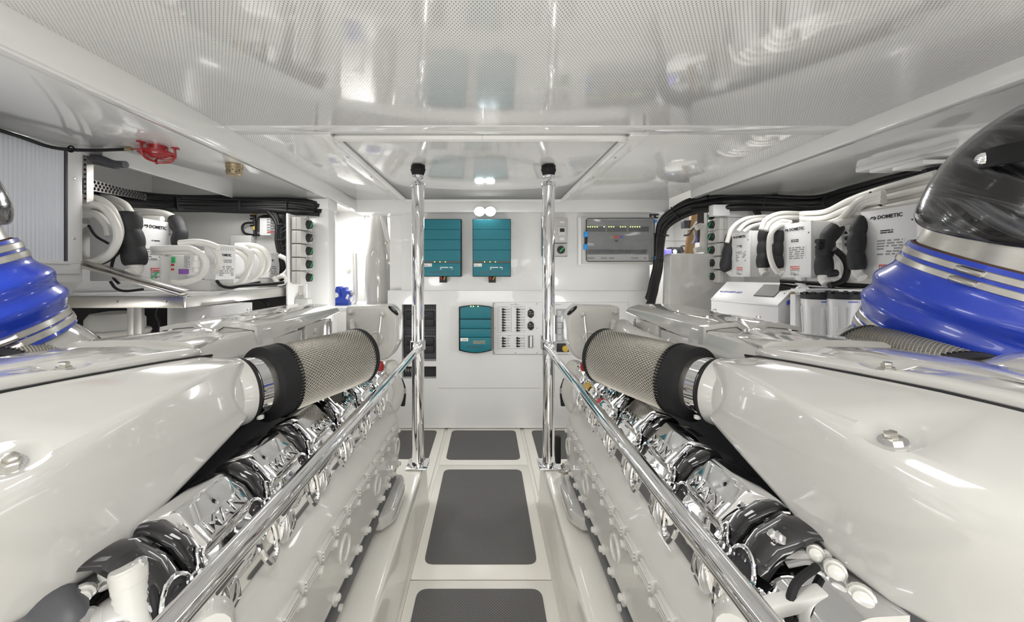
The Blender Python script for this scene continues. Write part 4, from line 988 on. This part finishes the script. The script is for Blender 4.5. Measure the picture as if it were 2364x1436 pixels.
# black harness along the top of the left bay and down by the switches
rnd = random.Random(5)
def harness(name, label, pts, n, spread, r, ties=(), group=None):
    t = thing(name, label, 'cable bundle', V(pts[0]), group); base = [V(p) for p in pts]
    for i in range(n):
        a, d = rnd.uniform(0, 2*PI), spread*math.sqrt(rnd.random())
        q = [p+V((math.cos(a)*d*.6+rnd.uniform(-1,1)*spread*.18, math.cos(a)*d*.6, math.sin(a)*d+rnd.uniform(-1,1)*spread*.22)) for p in base]
        part('cable', MB().tube(spl(q, 5), r*rnd.uniform(.75,1.25), 7), M['cable'], t, ang=80)
    C = spl(base, 8)
    for f in ties:
        i = int(f*(len(C)-2)); dd = (C[i+1]-C[i]).normalized()
        part('cable_tie', MB().lathe([(-.004,spread*1.02),(-.003,spread*1.1),(.003,spread*1.1),(.004,spread*1.02)], C[i], dd, 16), M['ink'], t)
    return t
harness('cable_bundle', 'thick black cable bundle running under the left side ceiling to the pillar', [at(185,440,1.75),at(240,452,1.9),at(330,468,2.2),at(420,470,2.42),at(560,474,2.54),at(680,477,2.54),at(735,482,2.57)], 30, .045, .015, (.5,.7,.85), 'black cable bundles')
harness('cable_bundle', 'black cable bundle dropping beside the column of left bay switches', [at(590,472,2.56),at(625,485,2.55),at(648,515,2.53),at(648,560,2.53),at(660,610,2.55),at(655,655,2.56)], 11, .035, .010, (.45,.6), 'black cable bundles')
harness('cable_bundle', 'inner black cable bundle curving down from the pillar in the left bay', [at(720,484,2.56),at(680,478,2.56),at(660,492,2.56),at(655,530,2.57),at(662,580,2.58),at(668,660,2.6)], 8, .022, .010, (), 'black cable bundles')
for i, v in enumerate((518, 528, 545, 562, 575)):
    solo('switch_lead', MB().tube(spl(A(2.5,(650,v+10),(662,v+2),(676,v-2)), 5), .005, 7), M['cable'], f'thin black lead from the bundle to the {["topmost","second","third","fourth","lowest"][i]} left bay switch', 'cable', 'black leads to the left bay switches')
hoses('dark_hose', 'dark hose bunch high in the near corner of the left bay', None, [A(1.62,(205,362),(235,368),(262,378),(290,380)), A(1.64,(205,368),(240,376),(270,383))], .016, 'slate', 'hose')
# slotted tray behind the harness
t = thing('cable_tray', 'white slotted cable tray high in the left bay', 'cable tray', (-1.95,1.9,1.80))
p0, p1, p2, p3 = at(212,414,1.70), at(335,448,2.15), at(335,462,2.15), at(212,440,1.70)
part('tray', MB().prism([p0,p1,p2,p3], (-.003,.012,0)), M['alu'], t)
m = MB(); nx = (p1-p0).normalized(); 
for i in range(16):
    for j in range(3):
        q = p0.lerp(p1, (i+.5+(j % 2)*.4)/16.5).lerp(p3.lerp(p2, (i+.5+(j % 2)*.4)/16.5), .2+.3*j); m.lathe([(0,.008),(.004,.008)], q-V((-.003,.012,0)).normalized()*.003, (-.003,.012,0), 7)
part('slots', m, M['dark'], t)
struct('wall_painted_shade_left', MB().box((-2.39,2.45,.262), (-1.31,2.47,1.20)).box((-2.39,1.65,.262), (-2.37,2.45,1.20)), M['dark'])  # dark sheets added to paint the shade under the shelf
# deeper shelf and coil under the bench
t = thing('stored_hose', 'coil of grey-white hose stored under the left bay shelf', 'hose', at(262,790,1.95))
c = at(268,770,1.98)
part('drum', MB().lathe([(0,.12),(.06,.12),(.09,.10),(.10,.04)], c+V((0,0,.02)), (0,0,1), 30), M['greyp'], t)
for i in range(4): part('turn', MB().tube([c+V((.13*math.cos(a), .13*math.sin(a), -.08+i*.03)) for a in [2*PI*j/32 for j in range(32)]], .015, 8, closed=True), M['hose'], t)
hoses('hanging_lead', 'black lead hanging below the left bay shelf', None, [A(1.75,(372,700),(362,725),(370,750),(368,780))], .007, 'cable', 'cable', 8)
hoses('floor_hose', 'black hose arch under the far end of the left bay shelf', None, [A(2.3,(560,705),(572,692),(595,688),(612,696),(620,708))], .012, 'cable', 'hose', 8)
# rotary switch columns
def switch(s, x, y0, y1, zc, label, group, h=.083, red=False):
    t = thing('rotary_switch', label, 'switch', (s*(x+.03), (y0+y1)/2, zc-h/2), group); xa = s*x
    ym = (y0+y1)/2; part('housing', MB().box((xa+s*.0,y0,zc-h/2), (xa+s*.062,ym+.012,zc+h/2)).box((xa,ym+.012,zc-h/2+.002), (xa+s*.06,y1,zc+h/2-.001)), M['grey'], t, bevel=.005)
    part('side_seam', MB().box((xa+s*.03,y0-.001,zc-h/2+.004), (xa+s*.033,y0,zc+h/2-.004)), M['inkg'], t)
    yk = y0+(y1-y0)*.55; kp = part('dial_plate', MB().lathe([(0,.036),(.003,.035)], (xa,yk,zc), (-s,0,0), 24), M['greyp'], t)
    kn = part('knob', MB().lathe([(.003,.030),(.012,.028),(.026,.026)], (xa,yk,zc), (-s,0,0), 24), M['ink'], t)
    part('pointer', MB().bar((xa-s*.027,yk-s*.016*(-1),zc-.018), (xa-s*.027,yk+s*.016*(-1),zc+.018), .004, .011, (1,0,0)), M['inkg' if red else 'green'], kn)
    part('arrow', MB().bar((xa-s*.002,yk-.035,zc), (xa-s*.002,yk-.028,zc), .002, .004), M['ink'], t)
    part('small_print', prints((xa-s*.0005,yk+s*.03,zc+h*.36), (0,-s,0), (0,0,1), .06, .008, 1, int(zc*99)), M['inkg'], t)
nm = ['topmost', 'second from the top', 'middle', 'second from the bottom', 'bottom']
pl = MB().box((-1.29,2.56,1.0), (-1.235,2.60,1.76)).box((-1.275,2.37,1.03), (-1.262,2.58,1.74)); pl.box((-1.275,2.37,1.27), (-1.258,2.40,1.74))
solo('switch_backboard', pl, M['unit'], 'tall white board carrying the column of rotary switches in the left bay', 'panel', bevel=.006)
for i in range(5): switch(-1, 1.187, 2.39, 2.545, 1.678-i*.0888, f'grey rotary switch, {nm[i]} of the five in the left bay column', 'rotary switches of the left column', red=(i == 1))
solo('junction_box', MB().box(at(680,690,2.45), at(722,704,2.52)).box(at(682,686,2.47), at(700,690,2.52)), M['greyp'], 'pale grey junction box below the left switch column', 'junction box', bevel=.005)
# red sounder, bronze detector and its lead under the left ceiling
t = thing('alarm_bell', 'red alarm bell with guard bars under the left side ceiling', 'alarm', (-1.32,1.50,1.87))
c = V((-1.32,1.50,1.832)); k = .68
part('dome', MB().lathe([(0,.012*k),(.006*k,.05*k),(.02*k,.075*k),(.035*k,.08*k),(.045*k,.08*k)], c-V((0,0,.02*k)), (0,0,1), 28), M['red'], t)
part('rim', MB().tube([c+V((.084*k*math.cos(a), .084*k*math.sin(a), .012*k)) for a in [2*PI*j/28 for j in range(28)]], .0055, 8, closed=True), M['red'], t)
for a in (.3, .3+PI*2/3, .3+PI*4/3):
    d = V((math.cos(a), math.sin(a), 0)); part('guard_bar', MB().tube(spl([c+d*.084*k+V((0,0,.038)), c+d*.086*k+V((0,0,.006)), c+d*.062*k-V((0,0,.02)), c-V((0,0,.026))], 5), .0045, 8), M['red'], t)
    part('foot', MB().obox(c+d*.088*k+V((0,0,.037)), d*.012, d.cross(V((0,0,1)))*.008, V((0,0,.003))), M['red'], t)
part('mount_plate', MB().lathe([(0,.034),(.026,.034)], c+V((0,0,.014)), (0,0,1), 24), M['red'], t)
t = thing('heat_detector', 'short bronze detector can under the left side ceiling', 'detector', at(541,395,1.75))
c = at(541,392,1.75); c.z = 1.872
part('can', MB().lathe([(0,.034),(-.002,.036),(-.02,.036),(-.021,.033),(-.05,.033),(-.054,.028)], c, (0,0,1), 24), M['brass'], t)
hm = MB().lathe([(0,.003),(.001,.003)], (0,0,0), (0,-1,0), 8).mesh('vent_hole', M['ink'])
for i in range(7):
    a = -PI/2+(i-3)*.4; piece('vent_hole', hm, t, c+V((.0335*math.cos(a), .0335*math.sin(a), -.032-.008*(i % 2))), (0,0,a+PI/2))
t = thing('alarm_lead', 'black lead clipped along the left side ceiling to the red bell', 'cable', atx(0,292,-1.70))
part('lead', MB().tube(spl([(-1.69,.9,1.862),(-1.69,1.30,1.858),(-1.68,1.44,1.848),(-1.60,1.50,1.856),(-1.50,1.51,1.862),(-1.455,1.51,1.864)], 6), .0065, 10), M['cable'], t)
part('brass_joint', MB().cyl((-1.46,1.51,1.864), (-1.435,1.51,1.864), .008, 10), M['brass'], t)
part('thin_wire', MB().tube([(-1.435,1.51,1.864),(-1.38,1.505,1.866),(-1.35,1.50,1.865)], .003, 8), M['red'], t)
part('cable_clip', MB().tube([V((-1.645+.012*math.cos(a), 1.475, 1.853+.012*math.sin(a))) for a in [2*PI*j/14 for j in range(14)]], .003, 6, closed=True), M['black'], t)

# ------------------------------------------------------------------ lobby beyond the left opening
t = thing('bench_vise', 'blue bench vise on the white workbench in the bright lobby, left', 'vise', (-1.33,3.4,1.055))
Yv = 3.4; q = lambda u, v, Y=Yv: at(u, v, Y)
part('base', MB().box(q(766,700,3.36), q(812,704.5,3.46)), M['bluep'], t, bevel=.004)
part('fixed_jaw', MB().prism([q(770,703,3.36),q(771,675,3.36),q(775,662,3.36),q(784,661,3.36),q(785,680,3.36),q(790,692,3.36),q(792,703,3.36)], (0,.09,0)), M['bluep'], t, bevel=.006)
part('moving_jaw', MB().prism([q(788,702,3.36),q(788,664,3.36),q(796,663,3.36),q(797,670,3.36),q(806,672,3.36),q(807,685,3.36),q(800,692,3.36),q(803,702,3.36)], (0,.09,0)), M['bluep'], t, bevel=.006)
part('screw_spindle', MB().cyl(q(803,678), q(818,677), .017, 14), M['steel'], t)
part('handle', MB().cyl(q(770,684,3.35), q(777,681,3.33), .022, 14), M['unit'], t)
part('white_mark', MB().bar(q(800,690,3.355), q(804,680,3.355), .002, .02, (1,0,0)), M['paperw'], t)
t = thing('lobby_door', 'overexposed white door with a round steel latch, beyond the left opening', 'door', at(803,760,4.2))
part('leaf', MB().box(at(752,488,4.22), at(843,860,4.25)), M['wall'], t, bevel=.004)
part('round_latch', MB().lathe([(0,.028),(.006,.026),(.008,.012)], at(805,626,4.22), (0,-1,0), 22), M['steel'], t)
hoses('bent_pipe', 'thin white bent pipe rising beside the blue vise', None, [A(3.5,(822,585),(823,640),(823,690),(818,701),(805,703)), A(3.55,(816,585),(817,640),(817,690),(810,697),(800,698))], .011, 'hose', 'pipe')
t = thing('white_duct', 'glossy white bulging duct column between the lobby door and the partition', 'duct', at(870,720,3.6))
part('column', MB().lathe([(-.2,.10),(.05,.115),(.25,.13),(.45,.125),(.62,.10),(.80,.085),(.98,.075)], at(874,705,3.55), (0,0,1), 30), M['hood'], t, ang=60)
part('edge_post', MB().box(at(845,500,3.6), at(852,705,3.7)), M['wall'], t, bevel=.004)
part('latch_hook', MB().tube(spl(A(3.4,(858,590),(862,580),(868,586)), 5), .005, 8), M['alu'], t)
t = thing('hatch_coaming', 'curved white coaming with small steel catches beside the partition', 'coaming', at(905,700,3.45))
part('curved_frame', MB().tube(spl(A(3.45,(882,500),(892,540),(902,600),(908,660),(908,705)), 6), .022, 12), M['hood'], t)
for v in (557, 603): part('catch', MB().box(at(887+(v-557)*.17,v,3.40), at(894+(v-557)*.17,v+7,3.43)), M['steel'], t, bevel=.003)
part('lower_catch', MB().box(at(900,622,3.38), at(908,640,3.42)).box(at(901,644,3.38), at(907,650,3.42)), M['slate'], t, bevel=.003)
t = thing('lobby_bin', 'pale rounded canister on a ledge in the lobby, just left of the partition', 'canister', at(920,672,3.6))
part('body', MB().lathe([(0,.085),(.13,.085),(.16,.07)], at(922,672,3.7), (0,0,1), 24), M['hood'], t)
part('lid', MB().lathe([(.165,.08),(.19,.08),(.22,.05)], at(922,672,3.7), (0,0,1), 24), M['hood'], t)
part('ledge', MB().box(at(905,588,3.75), at(945,592,3.95)), M['unit'], t)
part('black_clip', MB().tube(spl(A(3.74,(905,586),(909,580),(914,586)), 5), .007, 8), M['ink'], t)
solo('dark_hatch', MB().box(at(903,505,3.9), at(935,528,4.255)), M['dark'], 'dark opening high beside the partition edge, left', 'hatch')

# ------------------------------------------------------------------ right bay
chiller(1, 1.743, 2.41, 2.60, 1.328, 1.632, 'white cooling unit in the right bay, farthest and smallest-looking of three', seed=3)
chiller(1, 1.743, 1.955, 2.155, 1.328, 1.632, 'white cooling unit in the middle of the right bay, above the filter housings', seed=4)
chiller(1, 1.743, 1.475, 1.69, 1.328, 1.632, 'white cooling unit nearest the right blue hose, partly hidden by it', seed=6)
for pts, r, lab, n in (
    ([at(1690,540,2.62), at(1682,580,2.62), at(1676,612,2.62), at(1682,622,2.62)], .04, 'black lagged pipe left of the farthest right bay cooling unit', 3),
    ([at(1766,532,2.30), at(1764,565,2.28), at(1762,600,2.26), at(1762,618,2.26)], .037, 'black lagged pipe right of the farthest right bay cooling unit', 3),
    ([at(1800,533,2.16), at(1796,560,2.16), at(1793,590,2.16), at(1800,618,2.16)], .032, 'black lagged pipe just left of the middle right bay cooling unit', 3),
    ([at(1934,522,1.86), at(1912,550,1.86), at(1903,590,1.85), at(1902,636,1.84)], .038, 'black lagged pipe right of the middle right bay cooling unit, leaning', 3),
    ([at(1994,504,1.70), at(1981,535,1.69), at(1976,580,1.68), at(1979,622,1.68)], .033, 'black lagged pipe just left of the nearest right bay cooling unit', 3)):
    t = sleeve('lagged_pipe', pts, r, lab, 'black lagged pipes', n)
    if 'leaning' in lab:
        part('side_plug', MB().cyl(at(1886,558,1.84), at(1900,556,1.84), .014, 10), M['ink'], t); part('side_plug', MB().cyl(at(1886,571,1.84), at(1900,570,1.84), .012, 10), M['ink'], t)
        part('end_cap', MB().cyl(at(1908,632,1.82), at(1930,630,1.82), .018, 10), M['ink'], t)
hoses('drain_hose', 'thick black hose curving down beside the leaning lagged pipe', None, [A(1.80,(1925,575),(1945,592),(1956,615),(1952,640),(1940,652),(1915,660))], .014, 'cable', 'hose')
hoses('supply_hose', 'white hoses sweeping over the farthest right bay cooling unit', 'white hoses of the right bay',
      [A(2.5,(1678,560),(1690,527),(1718,506),(1760,500),(1800,500)), A(2.46,(1704,534),(1720,517),(1745,508),(1785,507)), A(2.42,(1716,536),(1735,523),(1760,517),(1795,514))], .0135)
hoses('supply_hose', 'white hoses dropping between the far and middle right bay cooling units', 'white hoses of the right bay',
      [A(2.25,(1757,530),(1768,507),(1800,493),(1850,493),(1900,498)), A(2.22,(1768,532),(1780,513),(1805,503),(1860,503)), A(2.14,(1822,519),(1798,522),(1779,542),(1776,580),(1784,612),(1796,630)), A(2.17,(1825,513),(1802,512),(1782,530),(1786,570),(1792,605))], .0135)
hoses('supply_hose', 'bundle of white hoses tied with black cord, running towards the black elbow', 'white hoses of the right bay',
      [[at(1850,493+i*6,2.15+.03*(i%2)), at(1905,488+i*7,2.0+.03*(i%2)), at(1960,462+i*9,1.85+.03*(i%2)), at(2020,440+i*11,1.7+.03*(i%2)), at(2160,400+i*14,1.45+.03*(i%2))] for i in range(5)]+
      [[at(1925+i*8,520,1.9), at(1958+i*9,488,1.8), at(1985+i*6,462+i*4,1.68), at(2040,444+i*10,1.58)] for i in range(3)], .0135)
hoses('supply_hose', 'white hose bent behind the leaning lagged pipe', 'white hoses of the right bay', [A(1.84,(1930,520),(1955,510),(1985,508)), A(1.88,(1940,560),(1950,600),(1955,640),(1962,655))], .02)
solo('hose_tie', MB().tube(spl(A(1.66,(2010,443),(2006,452),(2012,462),(2025,470),(2036,476)), 5), .004, 8), M['ink'], 'black cord tied round the white hose bundle in the right bay', 'cord')
t = thing('relay_box', 'small white relay box with warning label between middle and nearest cooling units', 'control box', at(1960,580,1.85))
part('body', MB().box(at(1944,530,1.86), at(1972,580,1.95)), M['unit'], t, bevel=.004)
part('warning_triangle', MB().prism([at(1947,540,1.859), at(1958,540,1.859), at(1952.5,533,1.859)], (0,-.001,0)), M['ink'], t)
part('red_corner', MB().box(at(1960,531,1.858), at(1966,534,1.86)), M['redl'], t)
part('black_gland', MB().cyl(at(1957,550,1.83), at(1957,550,1.86), .012, 10).cyl(at(1957,565,1.83), at(1957,565,1.86), .010, 10), M['ink'], t)
harness('cable_bundle', 'thick black cable bundle under the right side ceiling', [at(1600,478,2.95),at(1690,468,2.72),at(1780,470,2.64),at(1880,474,2.5),at(1960,458,2.25),at(2060,434,1.95),at(2170,408,1.7)], 34, .052, .016, (.3,.6), 'black cable bundles')
harness('cable_bundle', 'black cable bundle sweeping down the right edge of the partition', [at(1640,466,2.85),at(1580,482,3.0),at(1535,515,3.1),at(1522,560,3.12),at(1518,610,3.12),at(1510,660,3.12),at(1500,700,3.12)], 24, .062, .016, (.25,.45,.65), 'black cable bundles')
harness('cable_bundle', 'dark cables looping down behind the right bay switch column', [at(1740,478,2.7),at(1752,500,2.7),at(1735,520,2.72)], 5, .02, .012, (), 'black cable bundles')
harness('cable_bundle', 'tangle of black leads lying above the right bay filter housings', [at(1800,658,2.0),at(1880,665,1.9),at(1960,668,1.8),at(2040,672,1.72)], 14, .028, .006, (), 'black cable bundles')
solo('cable_bracket', MB().box(W(1500,492,-.05), W(1524,496,-.02)).box(W(1500,500,-.05), W(1522,503,-.02)).box(W(1504,496,-.05), W(1507,500,-.02)).box(W(1514,496,-.05), W(1517,500,-.02)), M['ink'], 'small black slotted bracket at the top right corner of the partition', 'bracket')
# switch column on the right
for i, v in enumerate((497, 519, 547, 577, 607, 638)):
    if i == 0: y0, x = 2.80, 1.79
    else: y0, x = 2.74, 1.753
    zc = CZ-(v-CV)/F*(2.82)
    switch(1, x, y0, y0+.15, zc, f'grey rotary switch, {["topmost, half covered by a white box,","second","third","fourth","fifth","lowest"][i]} of the right bay column', 'rotary switches of the right column', h=.093, red=(i == 4))
t = thing('cover_box', 'white cover box at the top of the right bay switch column', 'cover', at(1665,502,2.72))
part('small_box', MB().box(at(1647,472,2.70), at(1673,501,2.76)), M['unit'], t, bevel=.004)
part('rounded_box', MB().box(at(1668,477,2.76), at(1716,514,2.9)), M['unit'], t, bevel=.02, seg=3)
solo('switch_backboard', MB().box(at(1674,500,2.76)+V((.02,0,0)), at(1688,650,2.88)+V((.02,0,0))), M['unit'], 'narrow white board behind the right bay rotary switches', 'panel', bevel=.004)
solo('white_locker', MB().prism(fillet([at(1620,585,2.82),at(1548,585,2.82),at(1544,720,2.82),at(1680,720,2.82),at(1680,645,2.82),at(1662,585,2.82)], [0,.03,.01,0,.02,0], 4), (0,.11,0)), M['hood'], 'blank rounded white locker between the cable sweep and the right switch column', 'locker', bevel=.012, seg=3)
t = thing('wiring_board', 'brown timber board with white and grey wires behind the right cable sweep', 'board', at(1596,585,3.2))
part('upright', MB().prism([at(1584,585,3.15), at(1603,585,3.15), at(1611,492,3.15), at(1598,496,3.15)], (0,.04,0)), M['wood'], t, bevel=.002)
part('top_strip', MB().prism([at(1605,487,3.14), at(1647,478,3.14), at(1647,482,3.14), at(1606,492,3.14)], (0,.1,0)), M['wood'], t)
part('backing', MB().box(at(1610,490,3.24), at(1650,560,3.27)), M['dark'], t)
for pts, c in ((((1579,542),(1583,530),(1596,528),(1608,512)),'paperw'),(((1579,544),(1592,540),(1606,518)),'slate'),(((1598,562),(1604,548),(1600,532)),'greyp'),(((1600,563),(1608,555),(1604,540)),'lilac')):
    part('wire', MB().tube(spl(A(3.1,*pts), 5), .007, 8), M[c], t)
part('meter', MB().box(at(1580,508,3.16), at(1594,528,3.22)), M['slate'], t, bevel=.003)
hoses('white_elbow', 'white pipe elbows beside the brown timber board in the right bay', None, [A(3.05,(1607,526),(1620,522),(1624,535),(1622,570)), A(3.05,(1604,578),(1622,576),(1634,580),(1640,590)), A(3.02,(1636,515),(1628,530),(1626,560),(1632,580))], .024, 'hose', 'pipe')
t = thing('lobby_device', 'lilac device with black gauges, seen through the gap beside the cable sweep', 'device', at(1540,600,3.7))
part('lilac_body', MB().box(at(1536,575,3.7), at(1549,600,3.8)), M['lilac'], t, bevel=.01)
part('black_block', MB().box(at(1550,570,3.7), at(1566,588,3.8)), M['ink'], t, bevel=.004)
part('gauge', MB().lathe([(0,.022),(.004,.02)], at(1558,581,3.70), (0,-1,0), 18), M['paperw'], t)
part('hand_wheel', MB().tube([at(1577+8*math.cos(a), 576+9*math.sin(a), 3.65) for a in [2*PI*j/20 for j in range(20)]], .008, 8, closed=True).bar(at(1572,570,3.65), at(1580,582,3.65), .01, .01), M['ink'], t)
part('plinth', MB().box(at(1530,602,3.68), at(1610,604,3.95)).box(at(1530,556,3.9), at(1620,557,3.95)), M['slate'], t)
part('cabinet_front', MB().box(at(1500,605,3.66), at(1610,940,3.95)), M['wall'], t, bevel=.004)
part('knob', MB().cyl(at(1540,654,3.62), at(1540,654,3.66), .014, 10), M['ink'], t)
# watermaker cabinet with sloping face
t = thing('watermaker', 'white sloping-fronted watermaker cabinet with a grey screen, behind the right engine', 'watermaker', (1.62,2.0,1.0))
# sloping face corners (walkway side), walkway lower edge is lower and nearer the walkway
a0, a1, a2, a3 = at(1640,690,2.25), at(1678,650,2.42), at(1845,653,1.98), at(1795,704,1.85)
nb = (a1-a0).cross(a3-a0).normalized()
if nb.z > 0: nb = -nb
part('sloping_face', MB().prism([a0,a1,a2,a3], nb*.012), M['unit'], t, bevel=.003)
tp = [a0+nb*.013, a1+nb*.013, a2+nb*.013, a3+nb*.013]
part('lower_body', MB().loft([tp, [V((p.x, p.y, .262)) for p in tp]], closed=True), M['unit'], t, bevel=.003)
def on(f, g): return (a0.lerp(a3, f)).lerp(a1.lerp(a2, f), g)
part('screen_bezel', MB().prism([on(.60,.30)-nb*.0, on(.60,.86)-nb*.0, on(.875,.86), on(.875,.30)], -nb*.003), M['slate'], t)
part('screen', MB().prism([on(.607,.32)-nb*.003, on(.607,.84)-nb*.003, on(.868,.84)-nb*.003, on(.868,.32)-nb*.003], -nb*.001), M['screen'], t)
text('LEGEND', on(.235,.42)-nb*.001, a3-a0, (-nb).cross(a3-a0), .030, M['bluep'], t, sx=1.25)
part('dot', MB().lathe([(0,.005),(.002,.004)], on(.055,.42), -nb, 10), M['ink'], t)
part('dot', MB().lathe([(0,.004),(.002,.003)], on(.95,.5), -nb, 10), M['ink'], t)
part('brass_fitting', MB().lathe([(0,.012),(.02,.012),(.022,.017),(.04,.017),(.042,.012),(.11,.010)], at(1822,682,1.92), (1,-.2,0), 12), M['brass'], t)
part('hose_tail', MB().cyl(at(1842,683,1.90), at(1860,684,1.86), .013, 10), M['ink'], t)
part('blue_emblem', MB().lathe([(0,.012),(.001,.011)], at(1822,698,1.888), (0,-1,0), 14), M['bluep'], t)
part('small_print', prints(at(1817,706,1.89), (1,0,0), (0,0,1), .05, .02, 2, 3, bars=1), M['bluep'], t)
part('side_pipe', MB().cyl(at(1848,640,1.95), at(1848,790,1.95), .026, 16), M['unit'], t)
part('pump_cap', MB().lathe([(0,.03),(.02,.03),(.022,.02),(.035,.02)], at(1850,672,1.90), (-.3,-1,0), 18), M['unit'], t)
# filter housings
for i, (u, Y, lab) in enumerate(((1886,1.72,'white water filter housing with black cap, left one of two beside the right blue hose'),(1946,1.64,'white water filter housing with black cap, right one of two beside the right blue hose'))):
    c = at(u, 690, Y); r = .058
    t = thing('filter_housing', lab, 'water filter', c-V((0,0,.28)), 'white water filter housings')
    part('bowl', MB().lathe([(-.28,r*.72),(-.25,r*.82),(-.03,r*.95),(-.02,r),(.0,r)], c, (0,0,1), 28), M['unit'], t)
    rb = MB()
    for k in range(8):
        a = 2*PI*(k+.5)/8; d = V((math.cos(a), math.sin(a), 0)); rb.bar(c+d*r*.74-V((0,0,.27)), c+d*r*.96-V((0,0,.035)), .010, .010, d)
    part('ribs', rb, M['unit'], t, bevel=.002)
    part('black_cap', MB().lathe([(.0,r*1.03),(.012,r*1.05),(.022,r*1.02),(.024,r*.8),(.03,r*.8)], c, (0,0,1), 28), M['ink'], t)
    g = MB()
    for k in range(10):
        a = 2*PI*k/10; d = V((math.cos(a), math.sin(a), 0)); g.obox(c+d*r*.92+V((0,0,.028)), d*.006, d.cross(V((0,0,1)))*.007, V((0,0,.006)))
    part('cap_lugs', g, M['ink'], t)
    part('blue_print', prints(c+V((-.035,-r*1.0-.001,-.014)), (1,0,0), (0,0,1), .05, .008, 1, 77+i, bars=1), M['bluep'], t)
struct('wall_dark_right', MB().box((1.98,1.3,.262), (2.0,2.3,1.26)), M['dark'])  # plain dark sheet behind the filter housings
solo('filter_bracket', MB().box(at(1860,668,1.715), at(2010,673,1.80)).box((1.52,1.79,.262), (1.86,1.82,1.25)), M['unit'], 'white bracket strip over the two water filter housings', 'bracket')
t = thing('blue_tube', 'bright blue tube with white elbow beside the right filter housing', 'tube', at(1984,690,1.60))
part('tube', MB().tube(spl(A(1.60,(1983,697),(1984,725),(1986,765)), 4), .007, 10), M['bluec'], t)
part('white_elbow', MB().tube(spl(A(1.60,(1974,684),(1982,686),(1983,699)), 5), .012, 12), M['unit'], t)
part('collar', MB().lathe([(0,.012),(.008,.012)], at(1983,700,1.60), (0,0,1), 12), M['bluec'], t)
# linear lamp and cable gland under the right ceiling
t = thing('linear_lamp', 'white linear ceiling lamp beside the black elbow, right', 'lamp', (2.05,1.75,1.90))
part('base', MB().box((1.97,1.52,1.885), (2.13,1.95,1.912)), M['unit'], t, bevel=.006)
part('diffuser', MB().box((1.99,1.54,1.868), (2.11,1.90,1.888)), M['paperw'], t, bevel=.008)
t = thing('deck_gland', 'black elbow cable gland on a white pad beside the wrapped exhaust elbow', 'cable gland', at(2165,395,1.62))
part('pad', MB().box(at(2130,378,1.58), at(2196,386,1.70)), M['unit'], t, bevel=.004)
part('gland_body', MB().tube(spl(A(1.60,(2162,388),(2163,405),(2172,420),(2190,425)), 5), .036, 16), M['black'], t)
part('gland_nut', MB().lathe([(0,.042),(.03,.042)], at(2162,404,1.60), (0,0,1), 8), M['black'], t)
